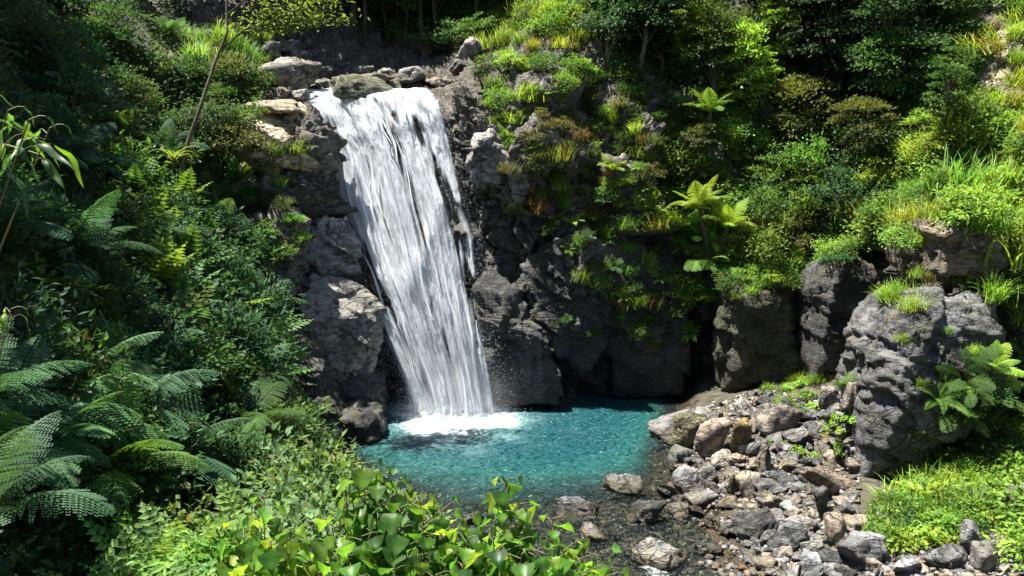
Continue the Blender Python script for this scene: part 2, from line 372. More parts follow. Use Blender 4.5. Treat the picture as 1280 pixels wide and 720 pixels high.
# --- cliffs round the pool and the slopes above them, one lofted sheet
CL = [[(130, 640, 21), (130, 470, 22), (140, 330, 23.5), (160, 200, 26), (170, 110, 30), (170, 30, 36), (170, -60, 46)],
      [(250, 600, 23.5), (250, 460, 24.5), (255, 330, 25.7), (265, 205, 27.5), (270, 120, 30), (275, 50, 36), (280, -40, 46)],
      [(330, 585, 25), (325, 460, 25.6), (325, 330, 26.5), (318, 225, 27.8), (318, 130, 30), (325, 66, 37), (330, -10, 46)],
      [(410, 580, 26.4), (405, 470, 26.6), (395, 340, 27.6), (390, 250, 28.6), (380, 160, 30.0), (385, 112, 35), (390, 20, 43)],
      [(478, 560, 28.6), (466, 470, 29.2), (432, 330, 30.3), (412, 250, 30.9), (385, 146, 32.4), (420, 112, 35.5), (420, 25, 43)],
      [(560, 545, 29.4), (550, 470, 29.9), (520, 330, 30.9), (500, 240, 31.5), (465, 144, 32.6), (470, 110, 36), (470, 25, 44)],
      [(632, 530, 29.4), (622, 440, 29.6), (602, 330, 30.3), (588, 230, 30.9), (562, 146, 32.2), (552, 110, 35.5), (555, 20, 44)],
      [(700, 525, 29.4), (690, 440, 29.3), (665, 330, 29.5), (630, 230, 30.0), (605, 150, 31.0), (596, 92, 33.5), (600, 10, 42)],
      [(780, 525, 30.4), (780, 440, 30.4), (765, 330, 30.0), (740, 230, 30.4), (715, 150, 31.4), (695, 80, 33), (690, -10, 38)],
      [(860, 525, 31.7), (860, 440, 31.7), (855, 330, 31.2), (848, 240, 31.7), (838, 160, 33), (828, 70, 35.5), (820, -40, 39)],
      [(940, 525, 29.8), (945, 430, 29.6), (945, 345, 29.8), (945, 265, 31), (945, 160, 33), (940, 70, 35), (940, -50, 38)],
      [(1040, 525, 28.7), (1050, 430, 28.6), (1055, 330, 28.9), (1055, 250, 30.4), (1060, 160, 33.2), (1060, 70, 35.8), (1060, -50, 38.5)],
      [(1140, 560, 24.5), (1145, 450, 24.5), (1150, 320, 25), (1160, 235, 27), (1170, 135, 30), (1170, 40, 33), (1170, -70, 36)],
      [(1290, 610, 19.5), (1290, 490, 20), (1290, 345, 21.8), (1285, 240, 24.5), (1280, 135, 28), (1280, 30, 31), (1280, -90, 34)],
      [(1500, 680, 16.5), (1480, 530, 17.5), (1460, 350, 19.5), (1450, 220, 22), (1440, 100, 25), (1440, -40, 28), (1440, -150, 31)]]
G = np.array([[at(*q) for q in c] for c in CL]).transpose(1, 0, 2)      # rows bottom to top
G[0, :, 2] = np.minimum(G[0, :, 2], -1.2)
back = G[-1] + np.array([0, 10, 13]); back2 = G[-1] + np.array([0, 24, 26])
G = np.concatenate([G, back[None], back2[None]])
NRc, NCc = 330, 560
PC = loft(G, NRc, NCc); NC_ = grid_normals(PC)
if NC_[NRc // 3, NCc // 2, 1] > 0: NC_ = -NC_
p, n_ = PC.reshape(-1, 3), NC_.reshape(-1, 3)
f1, e1 = facets(p * np.array([.42, .42, .36]) + 3, 21, .9); f2, e2 = facets(p * np.array([1.25, 1.25, .8]) + 9, 33, .9); f3, e3 = facets(p * np.array([3.1, 3.1, 2.2]) + 5, 43, .9)
d = 1.1 * f1 + .55 * f2 + .30 * f3 + .06 * fbm(p * 1.1, 4, 8) + .05 * fbm(p * 4.2, 3, 9) - .07 * np.exp(-e1 * 18) + .55 * bedding(p, 3, 1.5) + .20 * bedding(p, 5, .55)
rowfade = np.clip((np.repeat(np.arange(NRc), NCc) / NRc - .5) * 5, 0, .55)
p = p + n_ * (d * (1 - rowfade))[:, None]
cfaces = grid_faces(NRc, NCc)
cliff = obj('cliff', mesh_np('cliff', p, cfaces, EARTH), color=(.105, .105, .108, .8), kind='structure'); solid(p, cfaces)

# --- rocks: a convex body cut by planes, edges rounded, then roughened
def shape(planes_n, planes_d, sub, rp, amp, fr, seed, strata=0.0, sc=None, bed=0.0):
    V, Fc = ICO[sub]
    q = np.clip((V @ planes_n.T) / planes_d[None], 1e-4, None)
    r = (q ** rp).sum(1) ** (-1 / rp); P = V * r[:, None]
    if sc is not None: P = P * sc
    size = np.abs(P).max(); N = unit(P / (np.asarray(sc) ** 2 if sc is not None else 1))
    fv, fe = facets(P * fr / size + seed * 3.1, seed, .7)
    fw, fx = facets(P * fr * 2.6 / size + seed * 1.7, seed + 3, .9); fy, fz = facets(P * fr * 6.5 / size + seed, seed + 9, .9)
    dd = amp * size * (.95 * fv + .34 * fw + .11 * fy + .10 * fbm(P * fr * 1.6 / size + seed, 3, seed) + .05 * fbm(P * fr * 9 / size + seed, 3, seed + 5))
    if strata:
        zz = P[:, 2] + .22 * P[:, 0] + .1 * fbm(P * .9, 3, seed)
        dd += strata * (fbm(np.stack([P[:, 0] * .35, P[:, 1] * .35, zz * 3.4], 1), 4, seed + 7) + .5 * np.abs(np.mod(zz * 1.7, 1) - .5))
    if bed: dd += bed * .34 * bedding(P, seed, 1.1) + bed * .13 * bedding(P, seed + 2, .4)
    return P + N * dd[:, None], Fc
def stone_mesh(seed, sub=3, sc=(1, 1, .6), n=11, rp=14, amp=.10, fr=2.2):
    rp = rp * 2.2 if rp > 9 else rp
    r = np.random.RandomState(seed); nn = unit(r.normal(size=(n, 3))); nn = np.concatenate([nn, [[0, 0, 1], [0, 0, -1]]])
    dd = np.concatenate([r.uniform(.72, 1.0, n), [.8, .8]])
    P, Fc = shape(nn, dd, sub, rp, amp, fr, seed, sc=np.array(sc))
    P = P / np.abs(P).max(0) * np.array(sc) * .5                     # unit box of half the given sides
    return mesh_np('stone', P, Fc, ROCK)
def rock_points(pts, sub=5, rp=40, amp=.09, fr=2.8, seed=1, strata=0.0):
    amp = max(amp * 1.2, .06)
    bm = bmesh.new()
    for q in pts: bm.verts.new(q)
    bmesh.ops.convex_hull(bm, input=bm.verts); bm.normal_update()
    c = np.mean([v.co[:] for v in bm.verts if v.link_faces], 0); nn, dd = [], []
    for f in bm.faces:
        k = np.array(f.normal); h = np.dot(np.array(f.verts[0].co) - c, k)
        if h < 0: k, h = -k, -h
        if any(np.dot(k, a) > .995 for a in nn): continue
        nn.append(k); dd.append(max(h, .05))
    bm.free()
    P, Fc = shape(np.array(nn), np.array(dd), sub, rp, amp, fr, seed, strata, bed=1.0)
    return c, P, Fc
def front(pix, Y0, depth, squeeze=.85):
    """outline in the view at its own distance plus a slightly smaller back: a solid of that depth"""
    a = [at(q[0], q[1], q[2] if len(q) > 2 else Y0) for q in pix]; c = np.mean(a, 0)
    ins = [c + (q - c) * .72 + np.array([0, -.28 * depth, 0]) for q in a]
    bk = [c + (q - c) * squeeze + np.array([0, depth, 0]) for q in a]
    return a + ins + bk
BIGTINT = (.17, .165, .16)
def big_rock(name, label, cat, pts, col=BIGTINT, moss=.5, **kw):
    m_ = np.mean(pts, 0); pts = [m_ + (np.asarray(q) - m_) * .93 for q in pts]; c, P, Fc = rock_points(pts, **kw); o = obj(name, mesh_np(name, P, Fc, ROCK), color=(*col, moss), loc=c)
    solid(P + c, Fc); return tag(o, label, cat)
big_rock('rock_outcrop', 'tall grey layered rock outcrop with grass growing on its flat top', 'rock outcrop',
    front([(1112, 392, 18.9), (1132, 360, 19.3), (1182, 352, 19.6), (1246, 366, 19.6), (1260, 430, 19.2), (1250, 505, 18.9), (1180, 540, 18.8), (1128, 605, 18.5), (1066, 612, 18.5), (1086, 510, 18.5), (1096, 440, 18.6)], 18.8, 2.6), col=(.115, .115, .12), moss=.4, sub=6, amp=.045, seed=5, strata=.10)
big_rock('rock_outcrop', 'brown earthy rock block stacked on top of the layered grey outcrop', 'rock outcrop',
    front([(1150, 300), (1164, 274), (1238, 268), (1256, 330), (1240, 352), (1150, 350)], 20.6, 2.4), col=(.15, .125, .095), moss=.6, sub=5, amp=.07, seed=8, strata=.06)
big_rock('rock_pillar', 'squat mossy rock pillar below the bright fern and grass ledge', 'rock pillar',
    front([(904, 352), (958, 342), (1002, 362), (1010, 500), (898, 500), (897, 400)], 28.2, 2.4), col=(.085, .075, .05), moss=.9, sub=5, amp=.06, seed=12, strata=.04)
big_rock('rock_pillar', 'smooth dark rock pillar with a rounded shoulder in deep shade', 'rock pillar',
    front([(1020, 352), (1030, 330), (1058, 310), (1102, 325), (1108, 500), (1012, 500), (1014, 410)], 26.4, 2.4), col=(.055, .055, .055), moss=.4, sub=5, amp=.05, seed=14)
big_rock('boulder', 'huge grey boulder with a flat sunlit top beside the waterfall', 'boulder',
    [at(*q) for q in [(372, 398, 25.8), (376, 342, 27.2), (402, 330, 28.2), (446, 345, 28.3), (484, 388, 27.4), (482, 440, 27.2), (462, 492, 27.0), (400, 470, 26.0), (382, 428, 25.7), (380, 400, 29), (480, 400, 29.4), (440, 490, 29), (400, 350, 29)]], col=(.27, .255, .23), moss=.25, sub=6, fr=1.7, amp=.05, seed=16)
big_rock('boulder', 'angular grey block leaning above the flat topped boulder at the fall', 'boulder',
    [at(*q) for q in [(374, 318, 27.4), (398, 266, 28.4), (436, 268, 28.9), (458, 345, 28.3), (402, 345, 27.6), (380, 300, 29.6), (440, 300, 30), (450, 345, 30)]], col=(.25, .245, .235), moss=.25, sub=5, fr=1.7, amp=.05, seed=17)
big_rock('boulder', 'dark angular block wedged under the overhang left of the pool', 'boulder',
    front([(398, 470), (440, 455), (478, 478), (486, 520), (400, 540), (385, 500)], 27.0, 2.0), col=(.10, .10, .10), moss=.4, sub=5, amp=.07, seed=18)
big_rock('flat_rock', 'broad pale tan rock slab beside the lip of the waterfall', 'rock slab',
    [at(*q) for q in [(292, 165, 27.0), (318, 122, 29.6), (384, 124, 30.9), (404, 172, 29.2), (402, 210, 28.4), (340, 205, 27.3), (296, 195, 26.9), (320, 230, 29.4), (400, 235, 30)]], col=(.34, .29, .22), moss=.3, sub=5, amp=.06, seed=19)
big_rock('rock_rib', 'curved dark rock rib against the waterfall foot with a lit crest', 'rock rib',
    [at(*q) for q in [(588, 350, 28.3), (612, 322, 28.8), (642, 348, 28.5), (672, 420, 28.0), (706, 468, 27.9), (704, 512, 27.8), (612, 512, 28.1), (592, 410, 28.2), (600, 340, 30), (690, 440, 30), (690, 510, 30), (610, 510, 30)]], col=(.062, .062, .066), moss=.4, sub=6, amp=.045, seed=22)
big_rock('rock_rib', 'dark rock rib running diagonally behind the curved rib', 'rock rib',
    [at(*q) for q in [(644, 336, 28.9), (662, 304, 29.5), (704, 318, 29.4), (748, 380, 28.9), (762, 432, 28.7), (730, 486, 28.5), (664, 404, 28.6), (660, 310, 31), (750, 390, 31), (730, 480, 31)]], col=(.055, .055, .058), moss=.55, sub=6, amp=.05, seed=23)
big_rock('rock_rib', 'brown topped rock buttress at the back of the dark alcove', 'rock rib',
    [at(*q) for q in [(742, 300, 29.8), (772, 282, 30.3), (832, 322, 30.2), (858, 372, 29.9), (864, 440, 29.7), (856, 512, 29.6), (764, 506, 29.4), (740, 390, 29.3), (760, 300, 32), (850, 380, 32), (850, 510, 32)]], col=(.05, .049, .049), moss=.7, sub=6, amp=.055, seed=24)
big_rock('boulder', 'pale grey jutting boulder high beside the top of the fall', 'boulder',
    front([(580, 205), (592, 168), (616, 158), (642, 196), (630, 240), (596, 240)], 29.9, 1.4), col=(.16, .16, .165), moss=.2, sub=5, amp=.07, seed=25)
big_rock('boulder', 'rounded grey rock on the cliff amid hanging grass tufts', 'boulder',
    front([(640, 160), (668, 140), (700, 160), (712, 205), (680, 225), (645, 205)], 30.2, 1.6), col=(.13, .13, .13), moss=.45, sub=5, amp=.07, seed=26)
big_rock('boulder', 'dark cliff boulder under the trailing plants over the alcove', 'boulder',
    front([(752, 205), (780, 190), (812, 215), (815, 262), (770, 275), (748, 250)], 30.6, 1.5), col=(.11, .11, .11), moss=.5, sub=5, amp=.07, seed=27)

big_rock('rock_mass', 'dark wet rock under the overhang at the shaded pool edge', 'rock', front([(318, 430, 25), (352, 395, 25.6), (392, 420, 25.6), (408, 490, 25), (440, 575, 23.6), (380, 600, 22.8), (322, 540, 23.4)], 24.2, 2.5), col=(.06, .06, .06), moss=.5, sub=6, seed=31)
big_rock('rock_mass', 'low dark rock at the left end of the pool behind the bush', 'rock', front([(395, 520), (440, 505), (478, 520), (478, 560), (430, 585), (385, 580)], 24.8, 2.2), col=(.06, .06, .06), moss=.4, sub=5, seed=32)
big_rock('rock_mass', 'shaded mossy rock face beneath the drooping grass left of the blocks', 'rock', front([(318, 262), (352, 250), (378, 275), (378, 340), (372, 420), (330, 430), (305, 340)], 26.4, 1.8), col=(.14, .135, .12), moss=.7, sub=5, seed=33)
big_rock('bare_rock', 'pale tan bare rock face at the very top of the right slope', 'rock face', front([(1218, 70, 29.5), (1240, 38, 30.5), (1270, 36, 30.5), (1284, 100, 29), (1276, 152, 28), (1232, 146, 28.4)], 29, 2.0), col=(.25, .215, .17), moss=.15, sub=5, seed=41)
big_rock('rock_outcrop', 'brown grey rock stepping up behind the outcrop at the picture edge', 'rock outcrop', front([(1248, 330), (1275, 296), (1330, 290), (1340, 430), (1262, 440)], 20.4, 2.2), col=(.13, .12, .105), moss=.6, sub=5, seed=42)
# --- BVH of everything that carries things
BV = BVHTree.FromPolygons(np.concatenate(HITV).tolist(), HITF)
def hit(px, py):
    d = Vector(ray(px, py)).normalized(); h = BV.ray_cast(Vector(CAM), d, 200)
    return (np.array(h[0]), np.array(h[1]) if h[1].dot(d) < 0 else -np.array(h[1])) if h[0] is not None else (None, None)
def inpoly(px, py, poly):
    c = False; j = len(poly) - 1
    for i in range(len(poly)):
        (xi, yi), (xj, yj) = poly[i], poly[j]
        if (yi > py) != (yj > py) and px < (xj - xi) * (py - yi) / (yj - yi) + xi: c = not c
        j = i
    return c
def darts(poly, n, mind, r=rnd):
    xs = [q[0] for q in poly]; ys = [q[1] for q in poly]; out = []
    for _ in range(n * 40):
        q = (r.uniform(min(xs), max(xs)), r.uniform(min(ys), max(ys)))
        if inpoly(*q, poly) and all((q[0] - a) ** 2 + (q[1] - b) ** 2 > mind * mind for a, b in out):
            out.append(q)
            if len(out) >= n: break
    return out

# --- water of the pool and the stream
NRw, NCw = 420, 330
gx, gy = np.meshgrid(np.linspace(-7.5, 8, NCw), np.linspace(11.5, 32, NRw))
hz = np.array([[zground(x, y) for x in np.linspace(-7.5, 8, 63)] for y in np.linspace(11.5, 32, 83)])
ui = np.linspace(0, 62, NCw); vi = np.linspace(0, 82, NRw); u0 = np.minimum(ui.astype(int), 61); v0 = np.minimum(vi.astype(int), 81); fu = ui - u0; fv_ = (vi - v0)[:, None]
zb = (hz[v0][:, u0] * (1 - fu) + hz[v0][:, u0 + 1] * fu) * (1 - fv_) + (hz[v0 + 1][:, u0] * (1 - fu) + hz[v0 + 1][:, u0 + 1] * fu) * fv_
Pw = np.stack([gx, gy, np.zeros_like(gx)], -1).reshape(-1, 3)
foot = onz(572, 518, 0)
rr = np.hypot((Pw[:, 0] - foot[0]) / 1.0, (Pw[:, 1] - foot[1]) / 1.15)
ch = .25 + .75 * np.exp(-rr / 5)
Pw[:, 2] = ch * (.07 * fbm(Pw * np.array([1.6, 2.6, 0]), 3, 40) + .022 * fbm(Pw * np.array([4.5, 7, 0]), 3, 41))
Pw[:, 2] -= np.clip((17 - Pw[:, 1]) * .03, 0, .2)
rapid = np.exp(-((Pw[:, 0] - onz(815, 700, 0)[0]) / .55) ** 2 - ((Pw[:, 1] - onz(815, 712, 0)[1]) / .8) ** 2) * .5
foam = np.clip(.95 * np.exp(-(rr / 1.7) ** 2) + .33 * np.exp(-(rr / 3.8) ** 2) * (1 + .6 * fbm(Pw * np.array([.9, 1.4, 0]), 3, 44)) + rapid, 0, 1.2)
obj('water', mesh_np('water', Pw, grid_faces(NRw, NCw), WATER, attrs={'depth': -zb.ravel(), 'foam': foam}), kind='structure')

# ================================================================== WATERFALL
FP = [(118, 370, 543, 33.4), (127, 374, 548, 32.2), (142, 382, 554, 31.4), (170, 397, 562, 31.0), (200, 409, 570, 30.6), (250, 418, 584, 30.0), (300, 435, 594, 29.45), (350, 454, 599, 28.9), (400, 475, 604, 28.4), (450, 496, 610, 28.05), (500, 514, 616, 27.8), (524, 516, 618, 27.75)]
def fall_sheet(seed, off, thr, NRf=260, NCf=150):
    L_ = []
    for (py, a, b, Y) in FP:
        L_.append([at(a + (b - a) * k / 6, py, Y - .38 * math.sin(math.pi * k / 6)) for k in range(7)])
    P = loft(np.array(L_), NRf, NCf); N = grid_normals(P)
    if N[NRf // 2, NCf // 2, 1] > 0: N = -N
    v, u = np.meshgrid(np.linspace(0, 1, NRf), np.linspace(0, 1, NCf), indexing='ij'); uu, vv = u.ravel(), v.ravel()
    st = fbm(np.stack([uu * 15 + seed, vv * 2.2, vv * 0 + seed], 1), 4, seed); fi = fbm(np.stack([uu * 42 + seed, vv * 7, vv * 0], 1), 3, seed + 3)
    stp = .10 * np.exp(-((vv - .55 - .1 * np.sin(uu * 5)) / .035) ** 2) + .08 * np.exp(-((vv - .3 + .1 * uu) / .03) ** 2)
    calm = .18 + .82 * np.clip((vv - .02) / .16, 0, 1)
    P = P.reshape(-1, 3) + N.reshape(-1, 3) * (off + calm * (.16 * st + .035 * fi + stp + .05 * fbm(np.stack([uu * 26, vv * 20, vv * 0 + seed], 1), 4, seed + 20)))[:, None]
    den = thr + .24 * st + .10 * fi
    edge = np.minimum(uu, 1 - uu) * (1 + .6 * fbm(np.stack([vv * 9, uu * 2, vv * 0], 1), 3, seed + 9) + .35 * vnoise(np.stack([vv * 60, uu * 30, vv * 0], 1), seed))
    den -= .9 * np.clip(1 - edge / .08, 0, 1)
    def gap(u0, v0, u1, v1, w, s):
        dx, dy = u1 - u0, v1 - v0; tt = np.clip(((uu - u0) * dx + (vv - v0) * dy) / (dx * dx + dy * dy), 0, 1)
        dist = np.hypot(uu - u0 - tt * dx, (vv - v0 - tt * dy) * .35); return s * np.exp(-(dist / w) ** 2)
    den -= (gap(.55, .33, .58, .47, .05, .72) + gap(.78, .28, .90, .58, .042, .80)) * (.75 + .6 * fbm(np.stack([uu * 26, vv * 9, vv * 0 + 3], 1), 3, 55)) + gap(.12, .60, .25, .90, .03, .5) + gap(.50, .55, .58, .80, .02, .3)
    den += .35 * np.exp(-((vv - .05) / .05) ** 2) * (uu < .3) + .3 * np.clip((vv - .75) * 4, 0, 1)
    den += .6 * np.clip(1 - vv / .2, 0, 1) * (edge > .05)
    den -= .6 * np.clip((vv - .93) / .07, 0, 1)
    me = mesh_np('water_curtain', P, grid_faces(NRf, NCf), FALL, attrs={'dens': den})
    uvl = me.uv_layers.new(name='flow'); li = np.empty(len(me.loops), np.int32); me.loops.foreach_get('vertex_index', li)
    uvl.data.foreach_set('uv', np.stack([uu[li] + seed * .37, vv[li]], 1).astype(np.float32).ravel())
    return me, P.reshape(NRf, NCf, 3), N, den.reshape(NRf, NCf)
fall = tag(obj('waterfall', None, loc=foot), 'wide white waterfall pouring over the dark cliff into the teal pool', 'waterfall')
def fallpart(name, me, kind=None):
    o = obj(name, me, fall, kind=kind); o.matrix_parent_inverse = Matrix.Translation(fall.location).inverted(); return o
me, PF, NF, DEN = fall_sheet(3, 0.0, .72); fallpart('water_curtain', me)
me, PF2, _, _ = fall_sheet(7, .26, .24); fallpart('water_curtain', me)
a = Acc()                                                              # separate thin strands in front of the curtain
for k in range(34):
    u = .06 + .88 * rnd.betavariate(.9, .9) if rnd.random() < .7 else rnd.uniform(.1, .9)
    v0 = rnd.uniform(.02, .9); ln = rnd.uniform(.06, .24); wd = rnd.uniform(.012, .06); o_ = rnd.uniform(.05, .42); V = []
    m = 9
    for i in range(m):
        v = min(v0 + ln * i / (m - 1), 1); r_, c_ = v * (PF.shape[0] - 1), np.clip(u + .012 * math.sin(k + i * .7), 0, 1) * (PF.shape[1] - 1)
        q = PF[int(r_), int(c_)] + NF[int(r_), int(c_)] * o_; w = wd * math.sin(math.pi * (i + .4) / (m - .2))
        V += [q + np.array([-w, rnd.uniform(-.02, .02), 0]), q + np.array([0, -w * .7, 0]), q + np.array([w, rnd.uniform(-.02, .02), 0])]
    a.add(V, [f for i in range(m - 1) for f in ((3 * i, 3 * i + 1, 3 * i + 4, 3 * i + 3), (3 * i + 1, 3 * i + 2, 3 * i + 5, 3 * i + 4))])
fallpart('water_strand', a.mesh('water_strand', DROP), 'stuff')
a = Acc(); T = np.array([[1, 1, 1], [1, -1, -1], [-1, 1, -1], [-1, -1, 1]]) * .7; TF = np.array([[0, 1, 2], [0, 3, 1], [0, 2, 3], [1, 3, 2]])
dp = []
for k in range(8000):
    v = 1 - abs(nr.normal(0, .35)) if nr.rand() < .72 else nr.rand()
    if v < 0: continue
    edge = nr.rand() < .75
    u = (nr.choice([0, 1]) + nr.normal(0, .045 + .05 * v)) if edge else nr.rand()
    r_, c_ = int(v * (PF.shape[0] - 1)), int(np.clip(u, 0, 1) * (PF.shape[1] - 1))
    q = PF[r_, c_] + np.array([(u - np.clip(u, 0, 1)) * 4.2, -abs(nr.normal(.1, .28)), nr.normal(0, .06)])
    dp.append((q, nr.uniform(.004, .010)))
for k in range(16000):
    u, v = nr.rand(), nr.rand() ** .6; r_, c_ = int(v * (PF.shape[0] - 1)), int((.03 + .94 * u) * (PF.shape[1] - 1))
    if DEN[r_, c_] < .62: continue
    dp.append((PF[r_, c_] + NF[r_, c_] * abs(nr.normal(.06, .14)) + nr.normal(0, .03, 3), nr.uniform(.004, .010)))
for k in range(9000):
    an, ra = nr.uniform(0, 2 * math.pi), abs(nr.normal(0, 1.1)); dp.append((foot + np.array([ra * math.cos(an), ra * math.sin(an) * .8 + .3, abs(nr.normal(0, .5)) * math.exp(-ra * .6)]), nr.uniform(.005, .015)))
Q = np.array([q for q, s in dp]); Sz = np.array([s for q, s in dp])
V = (Q[:, None] + T[None] * Sz[:, None, None] * nr.uniform(.7, 1.5, (len(Q), 1, 3))).reshape(-1, 3)
a.add(V, (np.arange(len(Q))[:, None, None] * 4 + TF[None]).reshape(-1, 3)); fallpart('spray', a.mesh('spray', DROP), 'stuff')
# churned foam where the water lands
gx, gy = np.meshgrid(np.linspace(-2.2, 2.2, 90), np.linspace(-1.6, 1.9, 80)); q = np.stack([gx, gy, 0 * gx], -1).reshape(-1, 3)
rad = np.hypot(q[:, 0] / 1.25, q[:, 1] / .8) + .45 * fbm(q * 1.9, 4, 71)
q[:, 2] = .02 + .20 * np.clip(1 - rad, -1, 1) * (.7 + .5 * fbm(q * 3, 3, 70)) + .05 * fbm(q * 7, 3, 72)
q[:, 2] = np.where(rad > 1, -.15, q[:, 2])
fallpart('foam', mesh_np('foam', q + foot + np.array([0, .15, 0]), grid_faces(80, 90), DROP))

def mist_material():
    t = NT('mist'); tc = t.n('ShaderNodeTexCoord'); ge = t.n('ShaderNodeNewGeometry'); ln = t.n('ShaderNodeVectorMath', operation='LENGTH'); t.put(ln.inputs[0], tc.outputs['Object'])
    f = t.math('MULTIPLY', t.step(ln.outputs['Value'], .15, 1.0, 1, 0), t.step(t.noise(ge.outputs['Position'], 1.1, 3), .3, .7, .35, 1.0))
    v = t.n('ShaderNodeVolumePrincipled'); v.inputs['Color'].default_value = (.95, .97, 1, 1); t.put(v.inputs['Density'], t.math('MULTIPLY', f, .2)); t.put(t.out.inputs['Volume'], v.outputs[0]); return t.m
V, Fc = ICO[3]; mi = obj('mist', mesh_np('mist', V, Fc, mist_material()), fall, kind='stuff'); mi.location = (.05, -.1, .5); mi.scale = (2.5, 1.8, 2.3)
# ================================================================== STONES
def place_stone(px, py, w, h, col, label, cat='stone', name='stone', moss=.15, tilt=0.0, seed=0, dep=None, z=None, lift=.30, rp=14, amp=.09, sub=4, yaw=None, group=None, mesh=None, n=11):
    """a stone whose middle is seen at this pixel, resting on what is under it; w and h in pixels of its picture"""
    if z is not None: p = onz(px, py + h * .45, z)
    else:
        p, _n = hit(px, py + h * .35)
        if p is None: return None
    Dm = math.hypot(p[1] * cp - (p[2] - CAM[2]) * sp, 0) / F
    W_, H_ = 1.12 * w * Dm, 1.12 * h * Dm / .97; D_ = (dep or .85) * W_
    me = mesh or stone_mesh(1000 + seed, sub, (1, 1, 1), n=n, rp=rp, amp=amp)
    o = obj(name, me, color=(*col, moss)); o.location = (p[0], p[1] + D_ * .12, p[2] + H_ * (.5 - lift * .5)); o.scale = (W_, D_, H_)
    o.rotation_euler = Euler((rnd.uniform(-.08, .08), R(tilt), yaw if yaw is not None else rnd.uniform(-.15, .15)))
    if label: tag(o, label, cat, group)
    return o
GREY, DARK, TAN, PALE, OCH = (.17, .168, .165), (.085, .085, .085), (.26, .21, .15), (.25, .24, .225), (.29, .21, .07)
